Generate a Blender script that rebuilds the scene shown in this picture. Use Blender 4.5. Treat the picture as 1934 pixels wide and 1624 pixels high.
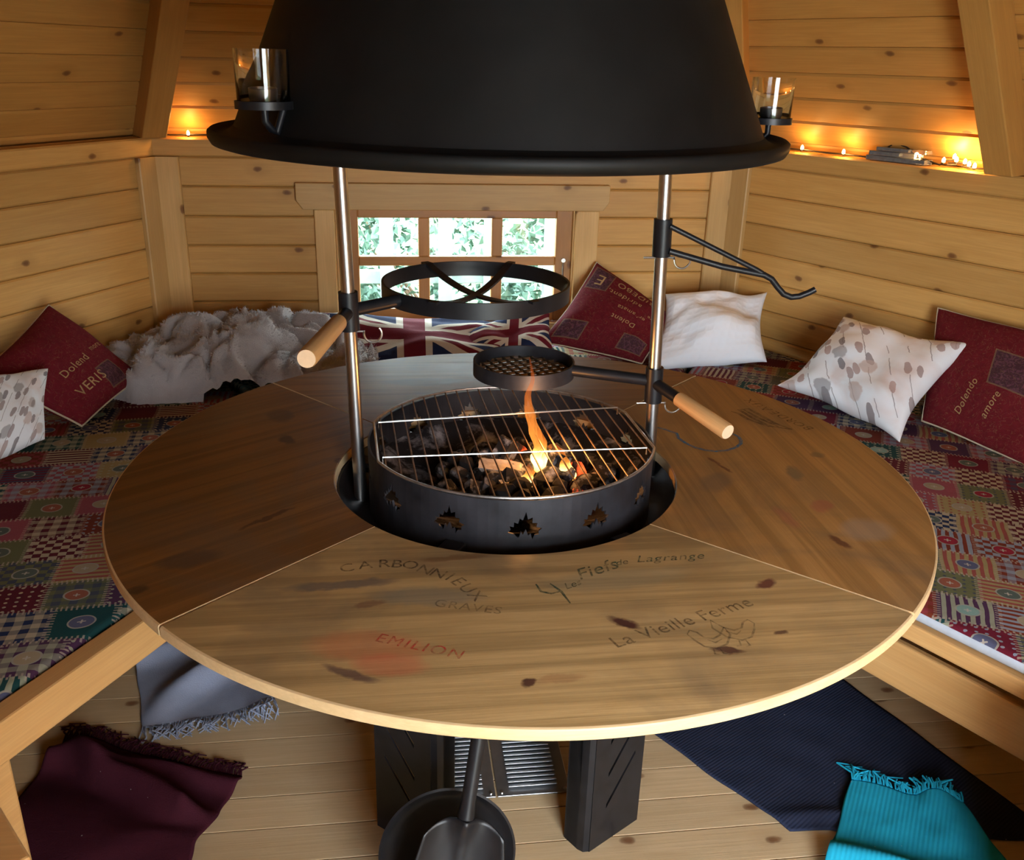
import bpy, bmesh, math, random
from mathutils import Vector, Matrix, noise
from math import sin, cos, pi, radians, sqrt, atan2

for _o in list(bpy.data.objects):
    bpy.data.objects.remove(_o, do_unlink=True)
SC = bpy.context.scene
COL = SC.collection

# ------------------------------------------------------------------ camera
CAM_POS = Vector((-0.2559, -1.7133, 1.4852))
YAW, PITCH, ROLL, FPX = 0.1325, 0.3765, 0.0260, 1726.8
_f = Vector((sin(YAW) * cos(PITCH), cos(YAW) * cos(PITCH), -sin(PITCH)))
_r = Vector((cos(YAW), -sin(YAW), 0))
_u = _r.cross(_f)
_R = cos(ROLL) * _r + sin(ROLL) * _u
_U = -sin(ROLL) * _r + cos(ROLL) * _u
cam_d = bpy.data.cameras.new('camera')
cam = bpy.data.objects.new('camera', cam_d)
COL.objects.link(cam)
cam_d.sensor_fit = 'HORIZONTAL'
cam_d.sensor_width = 36.0
cam_d.lens = 36.0 * FPX / 1934.0
cam_d.shift_x = 8.57 / 1934.0
cam_d.shift_y = -15.22 / 1934.0
cam_d.clip_start = 0.02
cam.matrix_world = Matrix(((_R.x, _U.x, -_f.x, CAM_POS.x), (_R.y, _U.y, -_f.y, CAM_POS.y), (_R.z, _U.z, -_f.z, CAM_POS.z), (0, 0, 0, 1)))
SC.camera = cam

# ------------------------------------------------------------------ sky and daylight
world = bpy.data.worlds.new('sky')
SC.world = world
world.use_nodes = True
_bg = world.node_tree.nodes['Background']
_bg.inputs[0].default_value = (0.86, 0.93, 1.0, 1)
_bg.inputs[1].default_value = 29.0


def portal(name, loc, rot, sx, sy):
    d = bpy.data.lights.new(name, 'AREA')
    d.shape = 'RECTANGLE'; d.size = sx; d.size_y = sy
    d.cycles.is_portal = True
    o = bpy.data.objects.new(name, d); COL.objects.link(o)
    o.location = loc; o.rotation_euler = rot
    return o


portal('doorway_daylight', (0.41, -2.14, 0.80), (radians(90), 0, 0), 1.02, 1.78)
portal('window_daylight', (0.02, 2.02, 0.72), (radians(-90), 0, 0), 0.9, 0.5)

SC.view_settings.view_transform = 'Standard'
SC.view_settings.look = 'None'
SC.view_settings.gamma = 1.0
SC.view_settings.use_curve_mapping = False
SC.view_settings.exposure = 0.0
SC.cycles.use_denoising = True
SC.cycles.adaptive_threshold = 0.035
SC.cycles.max_bounces = 8
SC.cycles.diffuse_bounces = 4
SC.cycles.transparent_max_bounces = 12
SC.cycles.sample_clamp_indirect = 6.0
SC.cycles.caustics_reflective = False
SC.cycles.caustics_refractive = False


# ================================================================== node helpers
class NT:
    def __init__(s, name, rough=0.6, metallic=0.0, spec=0.5):
        s.mat = bpy.data.materials.new(name); s.mat.use_nodes = True
        s.t = s.mat.node_tree; s.n = s.t.nodes; s.l = s.t.links
        s.b = s.n['Principled BSDF']
        s.b.inputs['Roughness'].default_value = rough
        s.b.inputs['Metallic'].default_value = metallic
        s.b.inputs['Specular IOR Level'].default_value = spec

    def _in(s, sock, v):
        if isinstance(v, bpy.types.NodeSocket): s.l.new(v, sock)
        elif isinstance(v, (tuple, list)):
            v = tuple(v)
            if len(v) == 3 and len(sock.default_value) == 4: v = v + (1,)
            sock.default_value = v
        else: sock.default_value = v

    def m(s, op, a, b=0.0, c=None):
        n = s.n.new('ShaderNodeMath'); n.operation = op
        s._in(n.inputs[0], a); s._in(n.inputs[1], b)
        if c is not None: s._in(n.inputs[2], c)
        return n.outputs[0]

    def mix(s, f, a, b, mode='MIX'):
        n = s.n.new('ShaderNodeMix'); n.data_type = 'RGBA'; n.blend_type = mode
        s._in(n.inputs[0], f); s._in(n.inputs[6], a); s._in(n.inputs[7], b)
        return n.outputs[2]

    def coord(s, kind='Object'):
        return s.n.new('ShaderNodeTexCoord').outputs[kind]

    def map(s, v, loc=(0, 0, 0), rot=(0, 0, 0), scale=(1, 1, 1)):
        n = s.n.new('ShaderNodeMapping'); s.l.new(v, n.inputs[0])
        s._in(n.inputs[1], loc); s._in(n.inputs[2], rot); s._in(n.inputs[3], scale)
        return n.outputs[0]

    def noise(s, v, scale=5, detail=4, rough=0.55, dist=0.0, out=0):
        n = s.n.new('ShaderNodeTexNoise'); s.l.new(v, n.inputs['Vector'])
        n.inputs['Scale'].default_value = scale; n.inputs['Detail'].default_value = detail
        n.inputs['Roughness'].default_value = rough; n.inputs['Distortion'].default_value = dist
        return n.outputs[out]

    def vor(s, v, scale=5, out='Distance', rnd=1.0, dim='3D'):
        n = s.n.new('ShaderNodeTexVoronoi'); n.voronoi_dimensions = dim; s.l.new(v, n.inputs['Vector'])
        n.inputs['Scale'].default_value = scale; n.inputs['Randomness'].default_value = rnd
        return n.outputs[out]

    def ramp(s, f, stops, interp='LINEAR'):
        n = s.n.new('ShaderNodeValToRGB'); s._in(n.inputs[0], f)
        cr = n.color_ramp; cr.interpolation = interp
        while len(cr.elements) < len(stops): cr.elements.new(0.5)
        for e, (p, c) in zip(cr.elements, stops):
            e.position = p
            e.color = (c[0], c[1], c[2], 1) if isinstance(c, (tuple, list)) else (c, c, c, 1)
        return n.outputs[0]

    def sep(s, v):
        n = s.n.new('ShaderNodeSeparateXYZ'); s.l.new(v, n.inputs[0]); return n.outputs

    def comb(s, x, y, z=0.0):
        n = s.n.new('ShaderNodeCombineXYZ')
        s._in(n.inputs[0], x); s._in(n.inputs[1], y); s._in(n.inputs[2], z); return n.outputs[0]

    def vadd(s, a, b):
        n = s.n.new('ShaderNodeVectorMath'); n.operation = 'ADD'; s._in(n.inputs[0], a); s._in(n.inputs[1], b)
        return n.outputs[0]

    def vscale(s, a, k):
        n = s.n.new('ShaderNodeVectorMath'); n.operation = 'SCALE'; s._in(n.inputs[0], a); s._in(n.inputs[3], k)
        return n.outputs[0]

    def white(s, v):
        n = s.n.new('ShaderNodeTexWhiteNoise'); n.noise_dimensions = '3D'; s.l.new(v, n.inputs[0]); return n.outputs

    def bump(s, h, strength=0.3, dist=0.01):
        n = s.n.new('ShaderNodeBump'); s._in(n.inputs['Height'], h)
        n.inputs['Strength'].default_value = strength; n.inputs['Distance'].default_value = dist
        s.l.new(n.outputs[0], s.b.inputs['Normal'])

    def color(s, c): s._in(s.b.inputs['Base Color'], c)
    def rough(s, c): s._in(s.b.inputs['Roughness'], c)


def wood(name, light, dark, rot=0.0, rough=0.5, grain=1.0, knots=0.6, per_obj=0.16, spec=0.35, stains=None, knot_col=(0.13, 0.045, 0.014), plane='xz', band=0.0):
    """pine: grain runs along local X (rotated by rot about Z)"""
    t = NT(name, rough, 0, spec)
    v = t.coord('Object')
    oi = t.n.new('ShaderNodeObjectInfo')
    rnd = oi.outputs['Random']
    if rot: v = t.map(v, rot=(0, 0, -rot))
    v = t.vadd(v, t.vscale((7.3, 3.1, 5.7), rnd) if per_obj else (0, 0, 0))
    g1 = t.noise(t.map(v, scale=(0.9, 9, 9)), 4 * grain, 4, 0.6, 0.7)
    g2 = t.noise(t.map(v, scale=(1.2, 55, 55)), 4 * grain, 3, 0.6, 0.3)
    col = t.mix(t.ramp(g1, [(0.2, 0.0), (0.8, 1.0)]), dark, light)
    col = t.mix(t.m('MULTIPLY', t.ramp(g2, [(0.42, 1.0), (0.62, 0.0)]), 0.16), col, tuple(c * 0.62 for c in dark))
    if band:
        g3 = t.noise(t.map(v, scale=(0.35, 16, 16)), 2.2, 3, 0.6, 0.4)
        col = t.mix(t.m('MULTIPLY', t.ramp(g3, [(0.42, 1.0), (0.56, 0.0)]), band), col, tuple(c * 0.55 for c in dark))
    if knots:
        px_, py_, pz_ = t.sep(v)
        kv = t.comb(px_, t.m('MULTIPLY', (py_ if plane == 'xy' else pz_), 1.7), 0.0)
        kv = t.vadd(kv, t.vscale(t.noise(v, 40, 2, out=1), 0.012))
        kd = t.vor(kv, 3.6, dim='2D')
        kc = t.vor(kv, 3.6, 'Color', dim='2D')
        on = t.m('GREATER_THAN', t.sep(kc)[0], 1.0 - knots)
        kf = t.m('MULTIPLY', t.ramp(kd, [(0.025, 1.0), (0.05, 0.7), (0.07, 0.0)]), on)
        halo = t.m('MULTIPLY', t.ramp(kd, [(0.06, 0.45), (0.22, 0.0)]), on)
        col = t.mix(halo, col, tuple(c * 0.75 for c in dark))
        col = t.mix(t.m('MULTIPLY', kf, 0.85), col, knot_col)
    if per_obj:
        k = t.m('MULTIPLY_ADD', t.m('FRACT', t.m('MULTIPLY', rnd, 17.31)), per_obj * 2, 1.0 - per_obj)
        col = t.mix(1.0, col, t.comb(k, k, k), 'MULTIPLY')
    if stains:
        col = stains(t, col)
    t.color(col)
    t.rough(t.m('MULTIPLY_ADD', g1, 0.25, rough - 0.12))
    t.bump(g2, 0.12, 0.003)
    return t.mat


def plain(name, c, rough=0.5, metallic=0.0, spec=0.5, var=0.0, vscale=20, bump=0.0):
    t = NT(name, rough, metallic, spec)
    v = t.coord('Object')
    n = t.noise(v, vscale, 5, 0.6)
    t.color(t.mix(t.ramp(n, [(0.3, 0), (0.7, 1)]), tuple(x * (1 - var) for x in c), tuple(min(1, x * (1 + var)) for x in c)))
    if bump: t.bump(n, bump, 0.004)
    return t.mat


# ================================================================== mesh helpers
class MB:
    def __init__(s): s.v = []; s.f = []; s.mi = []

    def add(s, verts, faces, mi=0):
        b = len(s.v); s.v += [tuple(p) for p in verts]
        s.f += [tuple(i + b for i in f) for f in faces]; s.mi += [mi] * len(faces)
        return s

    def box(s, x0, x1, y0, y1, z0, z1, M=None, mi=0):
        P = [Vector(p) for p in ((x0, y0, z0), (x1, y0, z0), (x1, y1, z0), (x0, y1, z0), (x0, y0, z1), (x1, y0, z1), (x1, y1, z1), (x0, y1, z1))]
        if M: P = [M @ p for p in P]
        return s.add(P, [(3, 2, 1, 0), (4, 5, 6, 7), (0, 1, 5, 4), (1, 2, 6, 5), (2, 3, 7, 6), (3, 0, 4, 7)], mi)

    def tube(s, pts, r, n=10, closed=False, mi=0, caps=True):
        pts = [Vector(p) for p in pts]; m = len(pts)
        rs = r if isinstance(r, (list, tuple)) else [r] * m
        V = []; up = None
        for i, p in enumerate(pts):
            if closed: t = pts[(i + 1) % m] - pts[i - 1]
            else: t = pts[min(i + 1, m - 1)] - pts[max(i - 1, 0)]
            t.normalize()
            if up is None:
                up = Vector((0, 0, 1)) if abs(t.z) < 0.9 else Vector((1, 0, 0))
            a = t.cross(up).normalized(); up = a.cross(t).normalized()
            for k in range(n):
                th = 2 * pi * k / n; V.append(p + rs[i] * (cos(th) * a + sin(th) * up))
        F = []
        for i in range(m if closed else m - 1):
            j = (i + 1) % m
            for k in range(n):
                k2 = (k + 1) % n; F.append((i * n + k, i * n + k2, j * n + k2, j * n + k))
        if caps and not closed:
            F.append(tuple(reversed(range(n)))); F.append(tuple((m - 1) * n + k for k in range(n)))
        return s.add(V, F, mi)

    def lathe(s, prof, n=48, c=(0, 0, 0), closed=False, mi=0, M=None):
        V = []; F = []; m = len(prof)
        for (r, z) in prof:
            for k in range(n):
                th = 2 * pi * k / n; V.append(Vector((c[0] + r * cos(th), c[1] + r * sin(th), c[2] + z)))
        if M: V = [M @ p for p in V]
        for i in range(m if closed else m - 1):
            j = (i + 1) % m
            for k in range(n):
                k2 = (k + 1) % n; F.append((i * n + k, i * n + k2, j * n + k2, j * n + k))
        return s.add(V, F, mi)

    def prism(s, poly, z0, z1, M=None, mi=0):
        n = len(poly)
        V = [Vector((p[0], p[1], z0)) for p in poly] + [Vector((p[0], p[1], z1)) for p in poly]
        if M: V = [M @ p for p in V]
        F = [tuple(reversed(range(n))), tuple(range(n, 2 * n))] + [(i, (i + 1) % n, n + (i + 1) % n, n + i) for i in range(n)]
        return s.add(V, F, mi)

    def grid(s, P, nu, nv, mi=0, flip=False):
        F = []
        for i in range(nu - 1):
            for j in range(nv - 1):
                f = (i * nv + j, (i + 1) * nv + j, (i + 1) * nv + j + 1, i * nv + j + 1)
                F.append(tuple(reversed(f)) if flip else f)
        return s.add(P, F, mi)

    def mesh(s, name, smooth=False, bevel=0.0, seg=2, weld=0.0, recalc=True):
        me = bpy.data.meshes.new(name); me.from_pydata(s.v, [], s.f)
        me.polygons.foreach_set('material_index', s.mi)
        bm = bmesh.new(); bm.from_mesh(me)
        if weld: bmesh.ops.remove_doubles(bm, verts=bm.verts, dist=weld)
        if recalc: bmesh.ops.recalc_face_normals(bm, faces=bm.faces)
        if bevel:
            E_ = [e for e in bm.edges if len(e.link_faces) == 2 and e.calc_face_angle(0) > 0.6]
            bmesh.ops.bevel(bm, geom=E_, offset=bevel, segments=seg, profile=0.5, affect='EDGES', clamp_overlap=True)
        if smooth:
            for f in bm.faces: f.smooth = True
            if smooth != 'all':
                for e in bm.edges:
                    if len(e.link_faces) == 2 and e.calc_face_angle(0) > radians(40): e.smooth = False
        bm.to_mesh(me); bm.free(); me.update()
        return me


def link(name, me, mats, parent=None, M=None):
    o = bpy.data.objects.new(name, me); COL.objects.link(o)
    if mats is not None and me is not None and not me.materials:
        for m in (mats if isinstance(mats, (list, tuple)) else [mats]): me.materials.append(m)
    if parent is not None:
        o.parent = parent
        o.matrix_parent_inverse = WORLD[parent].inverted()
    if M is not None: o.matrix_basis = M
    WORLD[o] = (M.copy() if M is not None else Matrix.Identity(4))
    return o


WORLD = {}


def part(name, mb, mats, parent=None, smooth=False, bevel=0.0, seg=2, M=None, weld=0.0, label=None):
    o = link(name, mb.mesh(name, smooth, bevel, seg, weld), mats, parent, M)
    if label: o['label'] = label
    return o


def thing(name, label, cat, loc=(0, 0, 0), group=None):
    o = bpy.data.objects.new(name, None); COL.objects.link(o)
    o.empty_display_size = 0.05
    o.location = loc; WORLD[o] = Matrix.Translation(loc)
    return tag(o, label, cat, group)


def tag(o, label, cat, group=None):
    o['label'] = label; o['category'] = cat
    if group: o['group'] = group
    return o


def struct(o):
    o['kind'] = 'structure'; return o


def frame(xa, ya, za, o):
    return Matrix(((xa[0], ya[0], za[0], o[0]), (xa[1], ya[1], za[1], o[1]), (xa[2], ya[2], za[2], o[2]), (0, 0, 0, 1)))


def text_polys(txt, size=0.03, shear=0.0, spacing=1.0, bold=0.0):
    cu = bpy.data.curves.new('t', 'FONT'); cu.body = txt; cu.size = size; cu.shear = shear
    cu.space_character = spacing; cu.offset = bold; cu.resolution_u = 3
    cu.align_x = 'CENTER'; cu.align_y = 'CENTER'
    o = bpy.data.objects.new('t', cu); COL.objects.link(o)
    dg = bpy.context.evaluated_depsgraph_get()
    me = o.evaluated_get(dg).to_mesh()
    V = [(v.co.x, v.co.y) for v in me.vertices]; F = [tuple(p.vertices) for p in me.polygons]
    o.evaluated_get(dg).to_mesh_clear()
    bpy.data.objects.remove(o, do_unlink=True); bpy.data.curves.remove(cu)
    return V, F


# ================================================================== constants of the place
S, AP = 2.2481, 1.9469          # hexagon side and apothem
WALL_TOP = 1.19
ZTAB, RTAB = 0.70, 0.80
ZSEAT = 0.415
ROOF_A0, ROOF_RISE = AP + 0.085, 2.75
FC = Vector((-0.02, 0.0, 0.0))  # fire centre

# ================================================================== materials
PINE = wood('pine_wall', (0.66, 0.39, 0.125), (0.55, 0.295, 0.080), rough=0.5, knots=0.42, per_obj=0.12)
PINE_ROOF = wood('pine_roof', (0.60, 0.32, 0.085), (0.48, 0.235, 0.055), rough=0.5, knots=0.5, plane='xy', per_obj=0.12)
PINE_TRIM = wood('pine_trim', (0.68, 0.44, 0.18), (0.58, 0.35, 0.12), rough=0.5, knots=0.5)
PINE_SASH = wood('pine_sash', (0.58, 0.28, 0.085), (0.46, 0.20, 0.055), rough=0.4, knots=0.3)
PINE_FLOOR = wood('pine_floor', (0.60, 0.46, 0.28), (0.50, 0.36, 0.20), rough=0.5, knots=0.8, per_obj=0.08, plane='xy')
PINE_BENCH = wood('pine_bench', (0.70, 0.42, 0.17), (0.60, 0.33, 0.12), rough=0.45, knots=0.3, plane='xy')
BLACK = plain('black_paint', (0.009, 0.009, 0.011), 0.40, 0, 0.32, 0.3, 30)
HOODM = plain('black_hood', (0.006, 0.0058, 0.0056), 0.55, 0, 0.22, 0.25, 12)
SOOT = plain('sooty_steel', (0.022, 0.022, 0.027), 0.5, 0.3, 0.5, 0.55, 14, 0.1)
STEEL = plain('brushed_steel', (0.50, 0.50, 0.50), 0.30, 1.0, 0.5, 0.08, 40)
ZINC = plain('zinc_wire', (0.72, 0.72, 0.70), 0.3, 1.0, 0.5, 0.1, 40)
GREYSTEEL = plain('grey_steel', (0.42, 0.44, 0.46), 0.36, 0.9, 0.5, 0.1, 30)
HANDLE = wood('turned_handle', (0.60, 0.35, 0.15), (0.45, 0.24, 0.09), rough=0.5, knots=0, per_obj=0)
HANDLE_END = plain('handle_end_grain', (0.74, 0.52, 0.33), 0.6, 0, 0.3, 0.08, 60)
CABLE = plain('dark_cable', (0.02, 0.015, 0.01), 0.6)
WHITE_EDGE = plain('mattress_white', (0.42, 0.47, 0.55), 0.85, 0, 0.1, 0.08, 30)

# ================================================================== the hut: floor
hexo = lambda a, k0=0: [(a / cos(pi / 6) * cos(pi / 3 * k), a / cos(pi / 6) * sin(pi / 3 * k)) for k in range(6)]
floor = struct(part('floor', MB().prism(hexo(AP + 0.08), -0.08, -0.022), plain('dark_subfloor', (.035, .024, .014), .95)))  # dark slab, seen as lines between the planks
pitch = 0.0905


def plank_mesh(L, W, T, ch=0.004, ends=0.0):
    """board: length along X, width along Y, top face at Z=0"""
    h = L / 2; w = W / 2
    sec = [(-w, -T), (w, -T), (w, -ch), (w - ch, 0), (-w + ch, 0), (-w, -ch)]
    mb = MB(); n = len(sec)
    mb.add([(-h, y, z) for y, z in sec] + [(h, y, z) for y, z in sec], [tuple(reversed(range(n))), tuple(range(n, 2 * n))] + [(i, (i + 1) % n, n + (i + 1) % n, n + i) for i in range(n)])
    return mb


y = -AP + 0.05
while y < AP:
    hw = S - abs(y) / math.tan(pi / 3) if abs(y) < AP else S / 2
    part('floor_plank', plank_mesh(2 * hw - 0.02, pitch - 0.0028, 0.022, 0.0005), PINE_FLOOR, floor, M=Matrix.Translation((0, y, 0)))
    y += pitch

# ------------------------------------------------------------------ walls
SEAMS = [0.0, 0.12, 0.24, 0.35, 0.46, 0.567, 0.680, 0.790, 0.902, 1.014, 1.122, 1.19]


def wall_frame(deg):
    a = radians(deg); n = Vector((cos(a), sin(a), 0)); t = Vector((sin(a), -cos(a), 0))   # t: to the right when facing the wall
    return frame(t, n, Vector((0, 0, 1)), n * AP)


def wplank(L, z0, z1, T=0.06, ch=0.006):
    h = (z1 - z0) / 2 - 0.0008; l = L / 2
    sec = [(T, -h), (T, h), (ch, h), (0, h - ch), (0, -h + ch), (ch, -h)]
    n = len(sec); mb = MB()
    mb.add([(-l, y_, z_) for y_, z_ in sec] + [(l, y_, z_) for y_, z_ in sec], [tuple(reversed(range(n))), tuple(range(n, 2 * n))] + [(i, (i + 1) % n, n + (i + 1) % n, n + i) for i in range(n)])
    return mb


OPEN_X0, OPEN_X1, OPEN_Z0, OPEN_Z1 = -0.47, 0.50, 0.46, 0.932       # window opening in the back wall (x as seen)


def build_wall(name, deg, planks=True, opening=None):
    M = wall_frame(deg)
    shell = MB(); L = S / 2 + 0.10
    if opening:
        x0, x1, z0, z1 = opening
        for b in ((-L, x0, -0.08, 1.19), (x1, L, -0.08, 1.19), (x0, x1, -0.08, z0), (x0, x1, z1, 1.19)):
            if b[3] > b[2]: shell.box(b[0], b[1], 0.061, 0.13, b[2], b[3], M)
    else:
        shell.box(-L, L, 0.061, 0.13, -0.08, 1.19, M)
    w = struct(part(name, shell, PINE))
    if not planks: return w, M
    for z0, z1 in zip(SEAMS[:-1], SEAMS[1:]):
        zc = (z0 + z1) / 2
        dep = -0.006 if z1 == SEAMS[-1] else 0.0
        if opening and z1 > opening[2] + 0.01 and z0 < opening[3] - 0.02:
            segs = [(-S / 2, opening[0]), (opening[1], S / 2)]
        else:
            segs = [(-S / 2, S / 2)]
        for a, b in segs:
            part('plank', wplank(b - a - 0.002, z0, z1), PINE, w, M=M @ Matrix.Translation(((a + b) / 2, dep, zc)))
    return w, M


wall_back, MBK = build_wall('wall_back', 90, True, (OPEN_X0, OPEN_X1, OPEN_Z0, OPEN_Z1))
wall_left, MLF = build_wall('wall_left', 150)
wall_right, MRT = build_wall('wall_right', 30)
wall_fl, MFL = build_wall('wall_front_left', 210)
wall_fr, MFR = build_wall('wall_front_right', 330)
wall_fr0, MFT = build_wall('wall_front', 270, False, (-0.90, 0.08, -0.08, 1.19))

# unseen cheek, roof slab and door leaf, added to steer the doorway's daylight
struct(part('baffle_cheek', MB().box(-0.17, -0.10, -2.70, -2.08, -0.3, 1.72), PINE))
struct(part('trim_7', MB().box(-0.20, 1.02, -2.70, -1.66, 1.73, 1.77), PINE_TRIM))  # added slab, cuts the sky light from above
door = struct(part('baffle_door', MB().box(0.925, 0.965, -2.96, -2.09, 0.0, 1.68), PINE_TRIM, bevel=0.004))  # added leaf, opened outward to keep daylight off the left wall
part('handle', MB().tube([(0.925, -2.86, 0.95), (0.885, -2.86, 0.95), (0.885, -2.76, 0.95)], 0.009, 10), BLACK, door, smooth=True)

# corner cover boards (pairs, one on each wall)
for k, (deg, sx, dz) in enumerate([(90, -1, 0), (90, 1, 0), (150, 1, 0), (30, -1, 0), (150, -1, 0), (30, 1, 0)]):
    M = wall_frame(deg)
    xc = sx * (S / 2 - 0.048)
    o = struct(part('trim_%d' % (k + 1), wplank(1.122 - ZSEAT + 0.05, -0.046, 0.046, 0.02, 0.004), PINE_TRIM,
                    M=M @ Matrix.Translation((xc, -0.021, (1.122 + ZSEAT - 0.05) / 2)) @ Matrix.Rotation(pi / 2, 4, 'Y')))

# ------------------------------------------------------------------ roof
slope_len = sqrt(ROOF_A0 ** 2 + ROOF_RISE ** 2)
W0 = ROOF_A0 * math.tan(pi / 6)


def roof_frame(deg, off=0.0):
    a = radians(deg); n = Vector((cos(a), sin(a), 0)); t = Vector((sin(a), -cos(a), 0))
    up = (Vector((0, 0, ROOF_RISE)) - n * ROOF_A0).normalized()
    nn = up.cross(t)
    if nn.dot(n) < 0: nn = -nn                      # outward normal
    return frame(-t, up, nn, n * ROOF_A0 + Vector((0, 0, WALL_TOP)) + nn * off)


hwid = lambda s: W0 * (1 - s / slope_len)
roof = MB()
for deg in (30, 90, 150, 210, 330):
    M = roof_frame(deg, 0.022)
    s0, s1 = -0.06, slope_len
    roof.add([M @ Vector(p) for p in ((-hwid(s0) - .03, s0, 0), (hwid(s0) + .03, s0, 0), (.03, s1, 0), (-.03, s1, 0), (-hwid(s0) - .05, s0, 0.05), (hwid(s0) + .05, s0, 0.05), (.05, s1, 0.05), (-.05, s1, 0.05))],
             [(3, 2, 1, 0), (4, 5, 6, 7), (0, 1, 5, 4), (1, 2, 6, 5), (2, 3, 7, 6), (3, 0, 4, 7)])
M = roof_frame(270, 0.022)                         # front panel, doorway's dormer opening shifted and sized to shape the daylight
DX0, DX1, DS = -0.08, 0.90, 0.62
h0, h1 = hwid(-.06) + .03, hwid(DS)
DX1 = min(DX1, h1 - .01)
for quad in ([(-h0, -.06), (DX0, -.06), (DX0, DS), (-h1, DS)],
             [(DX1, -.06), (h0, -.06), (h1, DS), (DX1, DS)],
             [(-h1, DS), (h1, DS), (.03, slope_len), (-.03, slope_len)]):
    roof.prism(quad, 0, 0.05, M)
ceiling = struct(part('ceiling', roof, PINE_ROOF))


def roof_plank(s0, s1, T=0.02, ch=0.006):
    g = 0.0008
    sec = [(s0 + g, T), (s1 - g, T), (s1 - g, ch), (s1 - g - ch, 0), (s0 + g + ch, 0), (s0 + g, ch)]
    n = len(sec); mb = MB()
    mb.add([(-hwid(a) + .004, a, d) for a, d in sec] + [(hwid(a) - .004, a, d) for a, d in sec],
           [tuple(reversed(range(n))), tuple(range(n, 2 * n))] + [(i, (i + 1) % n, n + (i + 1) % n, n + i) for i in range(n)])
    return mb


for deg in (90, 150, 30):
    M = roof_frame(deg)
    s = 0.0; k = 0
    while s < 1.75:
        w = 0.104 if k else 0.03
        part('plank', roof_plank(s, s + w), PINE_ROOF, ceiling, M=M)
        s += w; k += 1
for deg in (0, 30, 60, 90, 120, 150, 180):
    a = radians(deg)
    rad = ROOF_A0 if deg % 60 else ROOF_A0 / cos(pi / 6)
    n = Vector((cos(a), sin(a), 0)); t = Vector((sin(a), -cos(a), 0))
    ax = (Vector((0, 0, ROOF_RISE)) - n * rad); Lr = ax.length; ax.normalize()
    dn = ax.cross(t)
    if dn.z > 0: dn = -dn                           # inward / down
    t = dn.cross(ax)
    M = frame(ax, t, dn, n * rad + Vector((0, 0, WALL_TOP)) + (Vector((-.5, .866, 0)) * .050 if deg == 30 else Vector()))
    # beam hugging the underside of the roof, foot cut level with the wall top
    dd = 0.11; w2 = 0.045
    k0 = dd * (-dn.z) / ax.z
    mb = MB()
    V = [(0.0, -w2, 0.0), (0.0, w2, 0.0), (k0, w2, dd), (k0, -w2, dd), (2.4, -w2, 0.0), (2.4, w2, 0.0), (2.4, w2, dd), (2.4, -w2, dd)]
    mb.add(V, [(3, 2, 1, 0), (4, 5, 6, 7), (0, 1, 5, 4), (1, 2, 6, 5), (2, 3, 7, 6), (3, 0, 4, 7)])
    part('rafter', mb, PINE_ROOF, ceiling, bevel=0.004, M=M)

# ------------------------------------------------------------------ window
win = thing('window_1', '', '', (0.02, AP, 0.46)); del win['label']; del win['category']; struct(win)
glass = NT('window_glass', 0.0)
_g = glass.n.new('ShaderNodeBsdfGlossy'); _g.inputs['Roughness'].default_value = 0.0
_t = glass.n.new('ShaderNodeBsdfTransparent'); _t.inputs[0].default_value = (0.90, 0.97, 0.96, 1)
_m = glass.n.new('ShaderNodeMixShader'); _m.inputs[0].default_value = 0.06
glass.l.new(_t.outputs[0], _m.inputs[1]); glass.l.new(_g.outputs[0], _m.inputs[2])
glass.l.new(_m.outputs[0], glass.n['Material Output'].inputs[0])
WGLASS = glass.mat


def bboard(name, x0, x1, z0, z1, y0, y1, mat, parent, bev=0.004, vertical=False):
    """board on the back wall; grain along its length"""
    c = ((x0 + x1) / 2, (y0 + y1) / 2, (z0 + z1) / 2)
    if vertical:
        M = Matrix.Translation(c) @ Matrix.Rotation(pi / 2, 4, 'Y')
        mb = MB().box(-(z1 - z0) / 2, (z1 - z0) / 2, -(y1 - y0) / 2, (y1 - y0) / 2, -(x1 - x0) / 2, (x1 - x0) / 2)
    else:
        M = Matrix.Translation(c)
        mb = MB().box(-(x1 - x0) / 2, (x1 - x0) / 2, -(y1 - y0) / 2, (y1 - y0) / 2, -(z1 - z0) / 2, (z1 - z0) / 2)
    return part(name, mb, mat, parent, bevel=bev, M=M)


YF = AP
hd = MB().prism([(-0.613, 0.05), (0.613, 0.05), (0.613, -0.015), (0.588, -0.05), (-0.588, -0.05), (-0.613, -0.015)], 0, 0.03,
                Matrix.Rotation(pi / 2, 4, 'X'))
part('window_header', hd, PINE_TRIM, win, bevel=0.003, M=Matrix.Translation((0.003, YF - 0.001, 0.983)))
bboard('casing', -0.545, -0.468, 0.42, 0.932, YF - 0.022, YF - 0.001, PINE_TRIM, win, vertical=True)
bboard('casing', 0.484, 0.580, 0.42, 0.932, YF - 0.022, YF - 0.001, PINE_TRIM, win, vertical=True)
part('window_sill', MB().box(-0.468, 0.484, YF - 0.02, YF + 0.055, 0.452, 0.472), PINE_TRIM, win, bevel=0.003)
# jamb lining
bboard('jamb', -0.468, -0.452, 0.472, 0.932, YF, YF + 0.12, PINE_TRIM, win, vertical=True)
bboard('jamb', 0.478, 0.494, 0.472, 0.932, YF, YF + 0.12, PINE_TRIM, win, vertical=True)
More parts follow.
